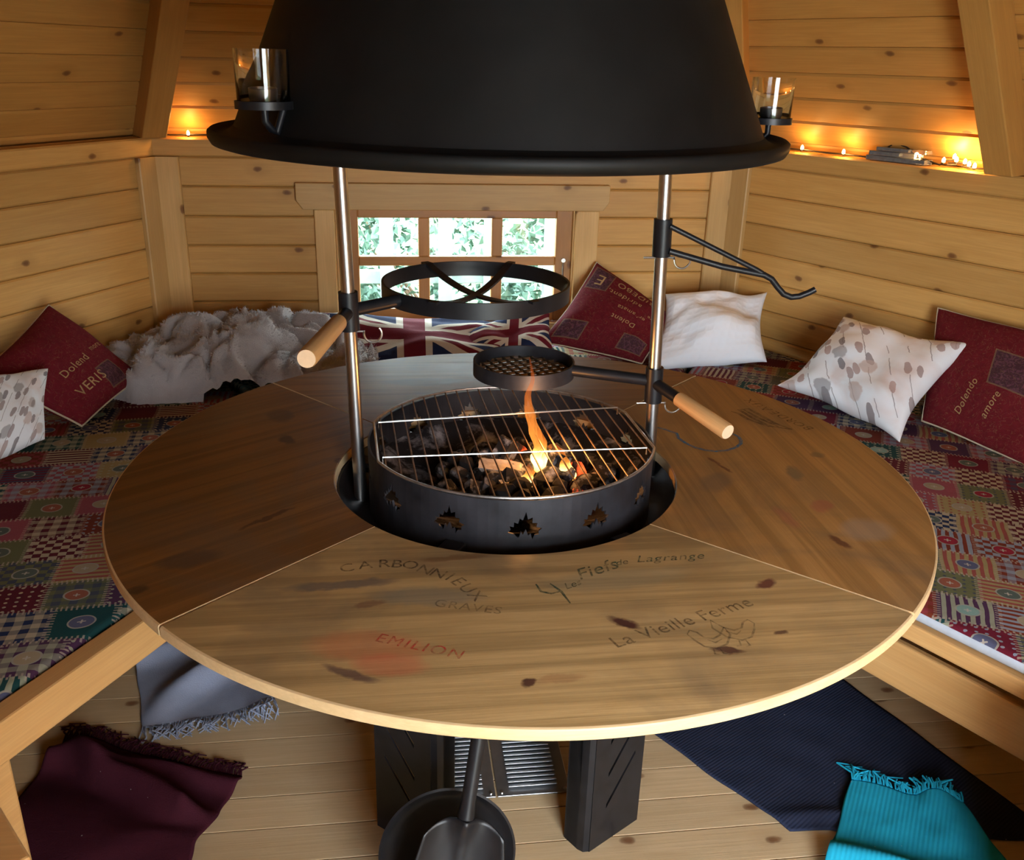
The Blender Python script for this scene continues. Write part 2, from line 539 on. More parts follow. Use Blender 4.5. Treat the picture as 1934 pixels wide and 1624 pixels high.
# sash
ys0, ys1 = YF + 0.010, YF + 0.045
bboard('stile', -0.452, -0.380, 0.474, 0.930, ys0, ys1, PINE_SASH, win, vertical=True)
bboard('stile', 0.412, 0.478, 0.474, 0.930, ys0, ys1, PINE_SASH, win, vertical=True)
bboard('sash_rail', -0.380, 0.412, 0.897, 0.930, ys0, ys1, PINE_SASH, win)
bboard('sash_rail', -0.380, 0.412, 0.474, 0.532, ys0, ys1, PINE_SASH, win)
bboard('muntin', -0.380, 0.412, 0.706, 0.744, ys0 + .004, ys1, PINE_SASH, win)
for xa, xb in ((-0.144, -0.099), (0.150, 0.194)):
    for za, zb in ((0.532, 0.706), (0.744, 0.897)):
        bboard('muntin', xa, xb, za, zb, ys0 + .004, ys1, PINE_SASH, win, vertical=True)
for xa, xb in ((-0.380, -0.144), (-0.099, 0.150), (0.194, 0.412)):
    for za, zb in ((0.532, 0.706), (0.744, 0.897)):
        part('pane', MB().box(xa - .004, xb + .004, ys0 + .016, ys0 + .020, za - .004, zb + .004), WGLASS, win)
part('latch', MB().tube([(0.445, ys0 - .008, 0.735), (0.445, ys0 - .008, 0.65)], 0.004, 8).tube([(0.445, ys0, 0.73), (0.445, ys0 - .012, 0.73)], 0.009, 10), ZINC, win, smooth=True)
part('hinge', MB().box(-0.02, 0.06, YF - .024, YF - .016, 0.466, 0.474), ZINC, win, bevel=0.001)

# ================================================================== garden behind the window
grass_m = plain('garden_ground', (0.07, 0.10, 0.05), 0.9, 0, 0.1, 0.5, 6)
gr = struct(part('ground', MB().box(-9, 9, 2.2, 12, -0.42, -0.30).box(-9, 9, -9, -2.3, -0.42, -0.30), grass_m))
leaf_m = NT('garden_leaf', 0.6, 0, 0.3)
_rn = leaf_m.white(leaf_m.vscale(leaf_m.coord('Object'), 9.0))
leaf_m.color(leaf_m.mix(leaf_m.noise(leaf_m.coord('Object'), 9, 3), (.028, .075, .045), (.12, .19, .145)))
leaf_m = leaf_m.mat
fence_m = plain('weathered_fence', (0.16, 0.22, 0.215), 0.8, 0, 0.2, 0.2, 9)
fence = thing('garden_fence', 'pale weathered fence of upright posts seen through the window panes', 'fence', (0, 3.0, -0.3))
random.seed(5)
for i in range(11):
    x = -1.45 + i * 0.29 + random.uniform(-.03, .03)
    part('fence_post', MB().box(x - .035, x + .035, 2.98, 3.03, -0.3, 0.95), fence_m, fence, bevel=0.005)
for z in (-.05, .42, .80):
    part('fence_rail', MB().box(-1.7, 1.8, 3.03, 3.07, z - .035, z + .035), fence_m, fence, bevel=0.005)


def shrub(lbl, c, rx, ry, rz, n, seed):
    rng = random.Random(seed)
    t = thing('garden_shrub', lbl, 'shrub', (c[0], c[1], -0.3), 'shrubs behind the window')
    mb = MB()
    for _ in range(n):
        th = rng.uniform(0, 2 * pi); ph = math.acos(rng.uniform(-1, 1)); rr = rng.uniform(.55, 1) ** .6
        p = Vector((c[0] + rx * rr * sin(ph) * cos(th), c[1] + ry * rr * sin(ph) * sin(th), c[2] + rz * rr * cos(ph)))
        a = Vector((rng.gauss(0, 1), rng.gauss(0, 1), rng.gauss(0, .6))).normalized(); b = a.orthogonal().normalized()
        b = Matrix.Rotation(rng.uniform(0, 6.28), 3, a) @ b; L = rng.uniform(.04, .085); w = L * .38
        d = a.cross(b) * .012
        mb.add([p - b * L * .5, p + a * w + d, p + b * L * .5, p - a * w + d], [(0, 1, 2), (0, 2, 3)])
    o = part('foliage', mb, leaf_m, t); o['kind'] = 'stuff'
    st = MB()
    for _ in range(6):
        q = Vector((c[0] + rng.uniform(-.6, .6) * rx, c[1] + rng.uniform(-.5, .5) * ry, c[2] + rng.uniform(-.2, .6) * rz))
        st.tube([(c[0], c[1], -0.3), ((c[0] + q.x) / 2 + .04, (c[1] + q.y) / 2, q.z * .4 - .1), q], [.018, .012, .006], 6)
    part('stem', st, plain('twig', (0.16, 0.10, 0.06), 0.9), t, smooth=True)


shrub('dark leafy shrub behind the left window panes', (-.75, 3.55, .15), .45, .3, .55, 1500, 1)
shrub('light green shrub in front of the garden fence behind middle panes', (0.05, 2.72, -.05), .40, .16, .26, 900, 2)
shrub('leafy shrub behind the right window panes', (0.85, 3.6, .2), .5, .3, .6, 1500, 3)
shrub('bushy shrub farthest back behind the window', (0.0, 4.3, .2), .7, .35, .55, 1600, 4)
shrub('low shrub under the left window panes', (-.62, 2.65, -.12), .30, .16, .2, 600, 6)
shrub('low shrub under the right window panes', (0.72, 2.62, -.10), .32, .16, .22, 700, 7)

# ================================================================== benches
INN = 0.63


def poly_slab(poly, z0, z1): return MB().prism(poly, z0, z1)


def along(name, p0, p1, y0, y1, z0, z1, mat, parent, bev=0.005):
    """board from p0 to p1 (plan), y0..y1 measured to the left of that direction"""
    p0 = Vector((p0[0], p0[1], 0)); p1 = Vector((p1[0], p1[1], 0)); d = (p1 - p0); L = d.length; d.normalize()
    nrm = Vector((-d.y, d.x, 0))
    M = frame(d, nrm, Vector((0, 0, 1)), (p0 + p1) / 2)
    return part(name, MB().box(-L / 2, L / 2, y0, y1, z0, z1), mat, parent, bevel=bev, M=M)


nL, nR = Vector((-.866, .5, 0)), Vector((.866, .5, 0))
tL, tR = Vector((-.5, -.866, 0)), Vector((.5, -.866, 0))
LB0 = nL * INN + tL * (-.36); LB1 = nL * INN + tL * .80        # lip line of the left bench
RB0 = nR * INN + tR * (-.36); RB1 = nR * INN + tR * 1.15
c120, c180 = Vector((-S / 2, AP, 0)), Vector((-S, 0, 0))
c60, c0 = Vector((S / 2, AP, 0)), Vector((S, 0, 0))


def inset(p, c, k): return (p[0] + (c[0] - p[0]) * k, p[1] + (c[1] - p[1]) * k)


bl = thing('bench', 'pine bench along the left wall, open underneath with grey rug below', 'bench', (LB1.x, LB1.y, 0), 'hut benches')
q0, q1 = LB0 + nL * .05, LB1 + nL * .05
part('seat_board', poly_slab([q0, q1, (c180 - nL * .01)[:2], (c120 - nL * .01)[:2]], 0.335, 0.358), PINE_BENCH, bl)
along('edge_board', LB0, LB1, -0.05, 0.0, 0.330, 0.413, PINE_BENCH, bl)
along('leg', LB1 + nL * .05 - tL * .06, LB1 + nL * .05, -0.06, 0, 0, 0.334, PINE_BENCH, bl)
along('leg', LB0 + nL * .05 + tL * .06, LB0 + nL * .05, 0, 0.06, 0, 0.334, PINE_BENCH, bl)

br = thing('bench', 'pine bench along the right wall with two front boards above the navy rug', 'bench', (RB1.x, RB1.y, 0), 'hut benches')
q0r, q1r = RB0 + nR * .05, RB1 + nR * .05
part('seat_board', poly_slab([q0r[:2], c60[:2], (c0 - nR * .01)[:2], q1r[:2]], 0.335, 0.358), PINE_BENCH, br)
along('edge_board', RB1, RB0, -0.03, 0.0, 0.345, 0.386, PINE_BENCH, br)
along('front_board', RB1 + nR * .035, RB0 + nR * .035, -0.022, 0.0, 0.19, 0.305, PINE_BENCH, br)
along('leg', RB1 + nR * .06 - tR * .06, RB1 + nR * .06, 0, 0.06, 0, 0.334, PINE_BENCH, br)
along('leg', RB0 + nR * .06, RB0 + nR * .06 + tR * .06, 0, 0.06, 0, 0.334, PINE_BENCH, br)

bb = thing('bench', 'pine bench along the back wall behind the table', 'bench', (0, INN, 0), 'hut benches')
part('seat_board', poly_slab([(LB0.x + .06, INN + .05), (-LB0.x - .06, INN + .05), (c60.x - .01, c60.y - .01), (c120.x + .01, c120.y - .01)], 0.335, 0.358), PINE_BENCH, bb)
along('edge_board', (RB0.x - .03, INN), (LB0.x + .03, INN), -0.05, 0.0, 0.33, 0.413, PINE_BENCH, bb)
for sx in (-1, 1):
    part('leg', MB().box(sx * .30 - .03, sx * .30 + .03, INN + .06, INN + .12, 0, .334), PINE_BENCH, bb, bevel=0.003)

# short benches beside the door
for sx, lbl in ((-1, 'short pine bench end beside the burgundy rug, nearest to the door'), (1, 'short pine bench end beside the turquoise rug near the door')):
    a = Vector((sx * .975, -.405, 0)); b = Vector((sx * .785, -.655, 0)); n_ = Vector((sx * -.866, .5, 0)) * -1
    n_ = Vector((sx * .866, -.5, 0))
    bt = thing('bench', lbl, 'bench', (b.x, b.y, 0), 'hut benches')
    wd = Vector((sx * .80, -.60, 0))
    for k in range(5):
        o0, o1 = 0.0 + k * .11, 0.0 + k * .11 + .107
        p = [a + wd * o0, b + wd * o0, b + wd * o1, a + wd * o1]
        if sx > 0: p = p[::-1]
        part('seat_plank', MB().prism([v[:2] for v in p], 0.388, 0.413), PINE_BENCH, bt, bevel=0.004)
    m = MB()
    pe = [a + wd * .01, b + wd * .01, b + wd * .035, a + wd * .035]
    part('front_board', MB().prism([v[:2] for v in (pe[::-1] if sx > 0 else pe)], 0.27, 0.387), PINE_BENCH, bt, bevel=0.003)
    pe = [b + wd * .04 + (a - b) * .01, b + wd * .5 + (a - b) * .01, b + wd * .5 + (a - b) * .09, b + wd * .04 + (a - b) * .09]
    part('end_board', MB().prism([v[:2] for v in (pe[::-1] if sx > 0 else pe)], 0.0, 0.387), PINE_BENCH, bt, bevel=0.003)


# ------------------------------------------------------------------ patchwork mattresses
def patchwork(name, rot, off=(0, 0), px=0.122, py=0.108):
    t = NT(name, 0.9, 0, 0.15)
    v = t.map(t.coord('Object'), loc=(off[0], off[1], 0), rot=(0, 0, rot))
    v = t.vadd(v, t.vscale(t.noise(v, 9, 2, out=1), 0.016))
    x, y_, z = t.sep(v)
    V = t.m('DIVIDE', y_, py); row = t.m('FLOOR', V); fv = t.m('FRACT', V)
    rr = t.white(t.comb(row, 3.7, 1.3))[0]
    U = t.m('ADD', t.m('DIVIDE', x, px), t.m('MULTIPLY', rr, 0.9))
    col_ = t.m('FLOOR', U); fu = t.m('FRACT', U)
    wn = t.white(t.comb(col_, row, 2.2)); a = wn[0]; b, c, d = t.sep(wn[1])
    base = t.ramp(a, [(0, (.105, .012, .022)), (.13, (.018, .030, .085)), (.25, (.012, .060, .062)), (.37, (.075, .030, .075)),
                      (.47, (.34, .27, .12)), (.58, (.19, .035, .018)), (.68, (.30, .075, .10)), (.78, (.15, .012, .028)), (.88, (.14, .15, .07))], 'CONSTANT')
    alt = t.ramp(b, [(0, (.50, .44, .30)), (.3, (.36, .38, .27)), (.5, (.30, .045, .055)), (.65, (.28, .35, .42)), (.82, (.05, .06, .11))], 'CONSTANT')
    chk = t.m('MODULO', t.m('ADD', t.m('FLOOR', t.m('MULTIPLY', fu, 7)), t.m('FLOOR', t.m('MULTIPLY', fv, 7))), 2)
    gx = t.m('MODULO', t.m('FLOOR', t.m('MULTIPLY', fu, 7)), 2); gy = t.m('MODULO', t.m('FLOOR', t.m('MULTIPLY', fv, 7)), 2)
    ging = t.m('MULTIPLY', t.m('ADD', gx, gy), 0.5)
    strp = t.m('MODULO', t.m('FLOOR', t.m('MULTIPLY', fv, 13)), 2)
    strp2 = t.m('MODULO', t.m('FLOOR', t.m('MULTIPLY', fu, 13)), 2)
    du = t.m('SUBTRACT', t.m('FRACT', t.m('MULTIPLY', fu, 6)), .5); dv = t.m('SUBTRACT', t.m('FRACT', t.m('MULTIPLY', fv, 6)), .5)
    dots = t.m('LESS_THAN', t.m('ADD', t.m('MULTIPLY', du, du), t.m('MULTIPLY', dv, dv)), .035)
    rng_ = lambda lo, hi: t.m('MULTIPLY', t.m('GREATER_THAN', d, lo), t.m('LESS_THAN', d, hi))
    f = t.m('MULTIPLY', chk, rng_(.0, .22))
    f = t.m('ADD', f, t.m('MULTIPLY', ging, rng_(.22, .44)))
    f = t.m('ADD', f, t.m('MULTIPLY', strp, rng_(.44, .54)))
    f = t.m('ADD', f, t.m('MULTIPLY', strp2, rng_(.54, .63)))
    f = t.m('ADD', f, t.m('MULTIPLY', dots, rng_(.63, .78)))
    col = t.mix(t.m('MULTIPLY', f, .85), base, alt)
    # whip stitches along the edges
    eu = t.m('MINIMUM', fu, t.m('SUBTRACT', 1.0, fu)); ev = t.m('MINIMUM', fv, t.m('SUBTRACT', 1.0, fv))
    s1 = t.m('MULTIPLY', t.m('LESS_THAN', eu, .06), t.m('GREATER_THAN', t.m('SINE', t.m('MULTIPLY', fv, 75)), .35))
    s2 = t.m('MULTIPLY', t.m('LESS_THAN', ev, .07), t.m('GREATER_THAN', t.m('SINE', t.m('MULTIPLY', fu, 75)), .35))
    col = t.mix(t.m('MULTIPLY', t.m('MAXIMUM', s1, s2), .65), col, (.45, .38, .30))
    # printed buttons
    bu = t.m('SUBTRACT', fu, .5); bv = t.m('SUBTRACT', fv, .5)
    bd = t.m('SQRT', t.m('ADD', t.m('MULTIPLY', bu, bu), t.m('MULTIPLY', bv, bv)))
    bc = t.ramp(c, [(0, (.36, .30, .20)), (.3, (.10, .13, .11)), (.5, (.30, .10, .06)), (.65, (.10, .11, .19)), (.8, (.28, .02, .04)), (.9, (.22, .36, .32))], 'CONSTANT')
    has = t.m('GREATER_THAN', b, .15)
    col = t.mix(t.m('MULTIPLY', t.m('LESS_THAN', bd, .215), has), col, (.34, .33, .28))
    col = t.mix(t.m('MULTIPLY', t.m('LESS_THAN', bd, .185), has), col, bc)
    cross = t.m('MAXIMUM', t.m('MULTIPLY', t.m('LESS_THAN', t.m('ABSOLUTE', bu), .014), t.m('LESS_THAN', t.m('ABSOLUTE', bv), .06)),
                t.m('MULTIPLY', t.m('LESS_THAN', t.m('ABSOLUTE', bv), .014), t.m('LESS_THAN', t.m('ABSOLUTE', bu), .06)))
    col = t.mix(t.m('MULTIPLY', cross, has), col, (.45, .42, .36))
    col = t.mix(1.0, col, (.78, .76, .76), 'MULTIPLY')
    t.color(col)
    t.bump(t.m('ADD', t.noise(v, 14, 3), t.m('MULTIPLY', t.noise(v, 420, 2), .12)), .35, .012)
    return t.mat


def mattress(name, label, poly, z0, z1, mat, grid=0.0, edge=None):
    me = MB().prism(poly, z0, z1).mesh(name, bevel=0.016, seg=3)
    bm = bmesh.new(); bm.from_mesh(me)
    bm.to_mesh(me); bm.free()
    for p in me.polygons: p.use_smooth = True
    o = link(name, me, [mat] + ([edge] if edge else []))
    if edge:
        for p in me.polygons:
            if p.center.z < z1 - 0.012: p.material_index = 1
    return tag(o, label, 'mattress', 'patchwork bench mattresses')


lip = INN + .055
mattress('bench_mattress', 'patchwork button-print mattress on the left bench', [(LB0 + nL * .055)[:2], (LB1 + nL * .055)[:2], (c180 + Vector((.03, 0, 0)))[:2], (c120 + Vector((.0, -.03, 0)))[:2]][::-1],
         0.359, ZSEAT + .004, patchwork('patchwork_left', radians(-6), (.03, .02)))
mattress('bench_mattress', 'patchwork button-print mattress on the right bench with white edge showing', [(RB0 + nR * .012)[:2], (RB1 + nR * .012)[:2], (c0 - Vector((.03, 0, 0)))[:2], (c60 - Vector((0, .03, 0)))[:2]],
         0.386, ZSEAT + .006, patchwork('patchwork_right', radians(28), (.4, .2)), edge=WHITE_EDGE)
mattress('bench_mattress', 'patchwork button-print mattress on the back bench under the window', [(-.402, lip), (.372, lip), (c60.x - .012, AP - .01), (c120.x + .012, AP - .01)],
         0.359, ZSEAT, patchwork('patchwork_back', radians(3), (.7, .9)))


# ================================================================== the round table
def ellipse_marks(marks):
    """knots, burns and ink stains of the table top: (x, y, rx, ry, angle, colour, strength)"""
    def fn(t, col):
        v = t.coord('Object')
        nz = t.vscale(t.vadd(t.noise(v, 34, 3, out=1), (-.5, -.5, -.5)), .022)
        big = t.noise(v, 3.2, 4, .6, 1.0)
        col = t.mix(t.m('MULTIPLY', t.ramp(big, [(.48, 0), (.68, 1)]), .5), col, (.12, .085, .055))
        for (x, y_, rx, ry, ang, c, k) in marks:
            w = t.map(t.vadd(v, nz), loc=(0, 0, 0))
            sx, sy, _ = t.sep(w)
            dx = t.m('SUBTRACT', sx, x); dy = t.m('SUBTRACT', sy, y_)
            ca, sa = cos(ang), sin(ang)
            a = t.m('DIVIDE', t.m('ADD', t.m('MULTIPLY', dx, ca), t.m('MULTIPLY', dy, sa)), rx)
            b = t.m('DIVIDE', t.m('SUBTRACT', t.m('MULTIPLY', dy, ca), t.m('MULTIPLY', dx, sa)), ry)
            d = t.m('ADD', t.m('MULTIPLY', a, a), t.m('MULTIPLY', b, b))
            col = t.mix(t.m('MULTIPLY', t.ramp(d, [(.35, 1), (1.0, 0)]), k), col, c)
        return col
    return fn


KN = (.045, .012, .012)
T_FRONT = wood('table_front', (0.50, 0.33, 0.145), (0.36, 0.22, 0.085), 0, 0.46, 1.5, 0.15, 0, 0.3, band=.55, stains=ellipse_marks([
    (.082, -.574, .030, .013, -.7, KN, .95), (.215, -.655, .026, .009, -.2, KN, .85), (-.083, -.700, .013, .010, .6, KN, .9), (-.04, -.697, .04, .012, .1, (.25, .12, .05), .5),
    (.31, -.62, .012, .007, 0, KN, .8), (.34, -.485, .026, .012, .5, (.09, .02, .02), .9), (-.345, -.43, .10, .016, .05, (.10, .08, .07), .75),
    (-.21, -.475, .10, .03, -.1, (.17, .15, .11), .6), (-.30, -.49, .03, .010, .3, (.12, .05, .03), .6), (-.325, -.66, .05, .010, -.5, (.05, .02, .03), .7),
    (-.30, -.60, .10, .045, -.2, (.45, .12, .05), .40), (-.27, -.645, .06, .03, -.2, (.42, .10, .05), .5), (.10, -.45, .14, .035, .1, (.24, .20, .12), .45),
    (-.16, -.36, .07, .010, .1, (.14, .06, .02), .6)]))
T_LEFT = wood('table_left', (0.25, 0.112, 0.030), (0.165, 0.070, 0.018), radians(35), 0.52, 1.5, 0.3, 0, 0.22, band=.5, stains=ellipse_marks([
    (-.49, .18, .02, .03, .4, (.04, .02, .015), .8), (-.52, .33, .035, .05, .3, (.05, .025, .02), .6), (-.37, .06, .015, .015, 0, (.05, .02, .015), .8),
    (-.49, -.19, .07, .008, .75, (.05, .015, .01), .7), (-.60, -.33, .06, .03, .3, (.06, .04, .03), .6), (-.66, -.42, .02, .014, .2, (.04, .02, .01), .7)]))
T_RIGHT = wood('table_right', (0.44, 0.24, 0.080), (0.31, 0.15, 0.045), radians(90), 0.50, 1.4, 0.25, 0, 0.25, band=.5, stains=ellipse_marks([
    (.56, -.22, .035, .022, .9, (.30, .06, .05), .5), (.53, -.36, .03, .012, 1.9, (.09, .025, .015), .9), (.57, -.07, .04, .02, 1.4, (.11, .09, .06), .7),
    (.66, .02, .02, .018, .4, (.11, .07, .04), .7), (.39, -.10, .06, .035, .9, (.16, .10, .06), .6), (.42, .005, .025, .006, 1.9, (.10, .02, .01), .8), (.43, -.035, .03, .006, 1.9, (.10, .02, .01), .8),
    (.47, -.26, .018, .05, .1, (.32, .08, .06), .4), (.60, -.32, .06, .05, .3, (.30, .25, .20), .4)]))
T_BACK = wood('table_back', (0.34, 0.17, 0.052), (0.24, 0.11, 0.03), 0, 0.55, 1.4, 0.3, 0, 0.18, band=.5, stains=ellipse_marks([
    (-.18, .55, .12, .035, 0, (.10, .07, .05), .6)]))
T_EDGE = wood('table_edge', (0.76, 0.56, 0.32), (0.64, 0.44, 0.22), 0, 0.45, 1.0, 0, 0, 0.4)

table = thing('round_table', 'large round wooden table in four segments, written over, around the fire pit', 'table', (0, 0, 0))
HC = Vector((-0.03, -0.01)); HR = 0.347; TH = 0.022
seams = [radians(a) for a in (-139.3, -47.5, 45.0, 135.0, 220.7)]
segs = []
for (a0, a1), mt in zip(zip(seams[:-1], seams[1:]), (T_FRONT, T_RIGHT, T_BACK, T_LEFT)):
    g = 0.0036; n = 64; mb = MB(); rows = []
    e = .004
    for i in range(n + 1):
        th = a0 + g + (a1 - a0 - 2 * g) * i / n; c_, s_ = cos(th), sin(th)
        inn = lambda k: (HC.x + (HR + k) * c_, HC.y + (HR + k) * s_)
        out = lambda k: ((RTAB - k) * c_, (RTAB - k) * s_)
        # keep the seam straight: inner point on the same ray as the outer one
        ring = [(*inn(0), ZTAB - TH), (*inn(0), ZTAB - .002), (*inn(.002), ZTAB), (*out(e), ZTAB), (*out(.001), ZTAB - .0015), (*out(0), ZTAB - e), (*out(0), ZTAB - TH + e), (*out(e), ZTAB - TH)]
        rows.append(ring)
    V = [p for r in rows for p in r]; m = 8; F = []; MI = []
    for i in range(n):
        for k in range(m):
            k2 = (k + 1) % m
            F.append((i * m + k, (i + 1) * m + k, (i + 1) * m + k2, i * m + k2)); MI.append(1 if k in (3, 4, 5, 6, 0) else 0)
    F.append(tuple(range(m))); F.append(tuple(n * m + k for k in reversed(range(m)))); MI += [1, 1]
    mb.v = V; mb.f = F; mb.mi = MI
    segs.append(part('table_segment', mb, [mt, T_EDGE], table, smooth=True))
segF, segR, segB, segL = segs
# under-table brackets carrying the segments
for a in (-120, -60, 20, 160, 70, 110):
    th = radians(a); d = Vector((cos(th), sin(th), 0))
    mb = MB().box(.30, .72, -.02, .02, ZTAB - TH - .024, ZTAB - TH - .001, Matrix.Rotation(th, 4, 'Z'))
    part('bracket', mb, BLACK, table, bevel=.002)


# ------------------------------------------------------------------ writing on the table
def ink(name, c, k=0.8):
    t = NT(name, .7, 0, .1)
    v = t.coord('Object')
    t.color(c)
    t._in(t.b.inputs['Alpha'], t.m('MULTIPLY', t.ramp(t.noise(v, 60, 4, .7), [(.30, .1), (.62, 1)]), k))
    return t.mat


INK_DK = ink('ink_dark', (.06, .04, .03), .65)
INK_GN = ink('ink_green', (.03, .085, .055), .85)
INK_RD = ink('ink_red', (.62, .07, .05), .75)
INK_BL = ink('ink_blue', (.06, .17, .27), .85)
INK_FAINT = ink('ink_faint', (.08, .065, .05), .5)
ZI = ZTAB + .0006


def write(items, mat, parent, name='lettering'):
    """items: (text, x, y, angle, size, shear, spacing)"""
    mb = MB()
    for (tx, x, y_, ang, size, sh, sp) in items:
        V, F = text_polys(tx, size, sh, sp)
        ca, sa = cos(ang), sin(ang)
        mb.add([(x + ca * a - sa * b, y_ + sa * a + ca * b, ZI) for a, b in V], F)
    return part(name, mb, mat, parent)


def strokes(name, lines, w, mat, parent, z=None):
    mb = MB()
    for ln in lines:
        P = [Vector(p) for p in ln]; V = []; n = len(P)
        for i, p in enumerate(P):
            t = (P[min(i + 1, n - 1)] - P[max(i - 1, 0)]).normalized(); q = Vector((-t.y, t.x)) * w * (0.5 if 0 < i < n - 1 else .25)
            V += [(p.x - q.x, p.y - q.y, z or ZI), (p.x + q.x, p.y + q.y, z or ZI)]
        mb.add(V, [(2 * i, 2 * i + 2, 2 * i + 3, 2 * i + 1) for i in range(n - 1)])
    return part(name, mb, mat, parent)


carb = [(-.339, -.380), (-.309, -.373), (-.278, -.371), (-.257, -.374), (-.235, -.379), (-.211, -.396), (-.190, -.410), (-.172, -.422), (-.160, -.437), (-.147, -.459), (-.134, -.482)]
its = []
for i, (ch, p) in enumerate(zip('CARBONNIEUX', carb)):
    q0, q1 = carb[max(i - 1, 0)], carb[min(i + 1, 10)]
    its.append((ch, p[0], p[1], atan2(q1[1] - q0[1], q1[0] - q0[0]), .036, 0, 1))
write(its, INK_DK, segF)
write([('GRAVES', -.150, -.512, -.30, .028, 0, 1.1)], INK_FAINT, segF)
write([('Les', .022, -.462, .45, .024, .45, 1), ('Fiefs', .070, -.420, .42, .044, .45, 1.05), ('de', .118, -.399, .20, .024, .45, 1), ('Lagrange', .205, -.390, .03, .031, .45, 1.1)], INK_GN, segF)
strokes('flourish', [[(-.035, -.455), (-.03, -.478), (-.015, -.485), (0.0, -.48)], [(-.012, -.455), (.002, -.480), (.010, -.515)]], .005, INK_GN, segF)
write([('La Vieille Ferme', .173, -.580, .36, .038, 0, 1.05)], INK_DK, segF)
write([('EMILION', -.228, -.607, -.42, .030, .1, 1.2)], INK_RD, segF)
hen = lambda cx, cy, k, s: [[(cx + k * a * s, cy + b * s) for a, b in ln] for ln in (
    [(-1, .5), (-.8, .8), (-.5, .6), (-.3, .2), (.1, .05), (.5, .3), (.9, .9), (1.0, .3), (.6, -.4), (0, -.7), (-.5, -.5), (-.8, 0), (-1, .5)], [(-.15, -.7), (-.2, -1.1), (.0, -1.15)], [(.15, -.7), (.2, -1.1), (.4, -1.1)], [(-.2, 0), (.1, -.25), (.5, 0)])]
strokes('hen_drawing', hen(.200, -.628, 1, .032) + hen(.245, -.610, -1, .034), .0035, INK_FAINT, segF)
bx = [(.708, .172), (.697, .198), (.687, .222), (.677, .248), (.667, .274), (.657, .302), (.648, .330), (.638, .360)]
write([(ch, p[0], p[1], atan2(.188, -.07), .036, 0, 1) for ch, p in zip('BORDEAUX', bx)], INK_DK, segR)
strokes('house_drawing', [[(.665, .165), (.640, .205), (.625, .26), (.612, .305), (.585, .300), (.60, .24), (.618, .19), (.665, .165)], [(.61, .195), (.585, .235), (.575, .275), (.562, .29)], [(.64, .185), (.612, .245), (.598, .30)]], .010, INK_FAINT, segR)
strokes('drawn_line', [[(.345, .205), (.364, .186), (.385, .160), (.381, .131), (.389, .100), (.402, .076), (.420, .060), (.440, .052), (.468, .056), (.494, .071), (.512, .090), (.520, .110), (.522, .132), (.514, .150)]], .008, INK_BL, segR)

# ================================================================== fire pit and its stand
pit = thing('fire_pit', 'black steel fire pit with flame cut-outs standing in the table hole', 'fire pit', (FC.x, FC.y, 0))
RR = 0.290


def flame_outline(k=1.0):
    P = [(-.40, -.50), (-.62, -.30), (-.95, -.22), (-.78, -.05), (-.86, .16), (-.62, .10), (-.60, .38), (-.38, .30), (-.30, .62), (-.12, .50), (0.05, 1.0), (.16, .55), (.42, .66), (.42, .34),
         (.70, .32), (.64, .10), (.98, 0.0), (.78, -.16), (.80, -.34), (.56, -.38), (.44, -.62), (.34, -.28), (.20, -.40), (.05, -.02), (-.10, -.34), (-.22, -.16), (-.30, -.48)]
    return [(a * .032 * k, b * .034 * k) for a, b in P]


def bool_cut(target, cutter):
    md = target.modifiers.new('cut', 'BOOLEAN'); md.object = cutter; md.operation = 'DIFFERENCE'; md.solver = 'EXACT'
    dg = bpy.context.evaluated_depsgraph_get()
    me = bpy.data.meshes.new_from_object(target.evaluated_get(dg))
    target.modifiers.clear(); target.data = me
    cme = cutter.data
    bpy.data.objects.remove(cutter, do_unlink=True); WORLD.pop(cutter, None) if False else None
    bpy.data.meshes.remove(cme)


ringm = MB().lathe([(RR, .615), (RR, .768), (RR - .004, .768), (RR - .004, .615)], 96, (FC.x, FC.y, 0), True)
ring = part('fire_ring', ringm, SOOT, pit)
cut = MB()
for i in range(13):
    th = radians(-92 + i * 360 / 13)
    t_ = Vector((-sin(th), cos(th), 0)); n_ = Vector((cos(th), sin(th), 0))
    Mx = frame(t_, Vector((0, 0, 1)), n_, (FC.x, FC.y, .712))
    cut.prism(flame_outline(), RR - .03, RR + .03, Mx)
co = part('cutter', cut, SOOT)
bpy.context.view_layer.update()
bool_cut(ring, co)
part('tray', MB().lathe([(.255, .618), (.30, .622), (.338, .640), (.352, .668), (.355, .676), (.350, .676), (.334, .645), (.30, .628), (.255, .624)], 72, (FC.x, FC.y, 0), True), BLACK, pit, smooth=True)
ashm = NT('ash_bowl', .9, 0, .2)
_v = ashm.coord('Object')
ashm.color(ashm.mix(ashm.ramp(ashm.noise(_v, 11, 6, .65, .6), [(.50, 0), (.66, 1)]), (.010, .010, .013), (.26, .27, .31)))
ashm.bump(ashm.noise(_v, 60, 4), .5, .01)
part('fire_bowl', MB().lathe([(.284, .700), (.262, .690), (.235, .668), (.16, .646), (.0005, .640), (.0005, .630), (.16, .634), (.24, .655), (.284, .690)], 72, (FC.x, FC.y, 0)), ashm.mat, pit, smooth=True)
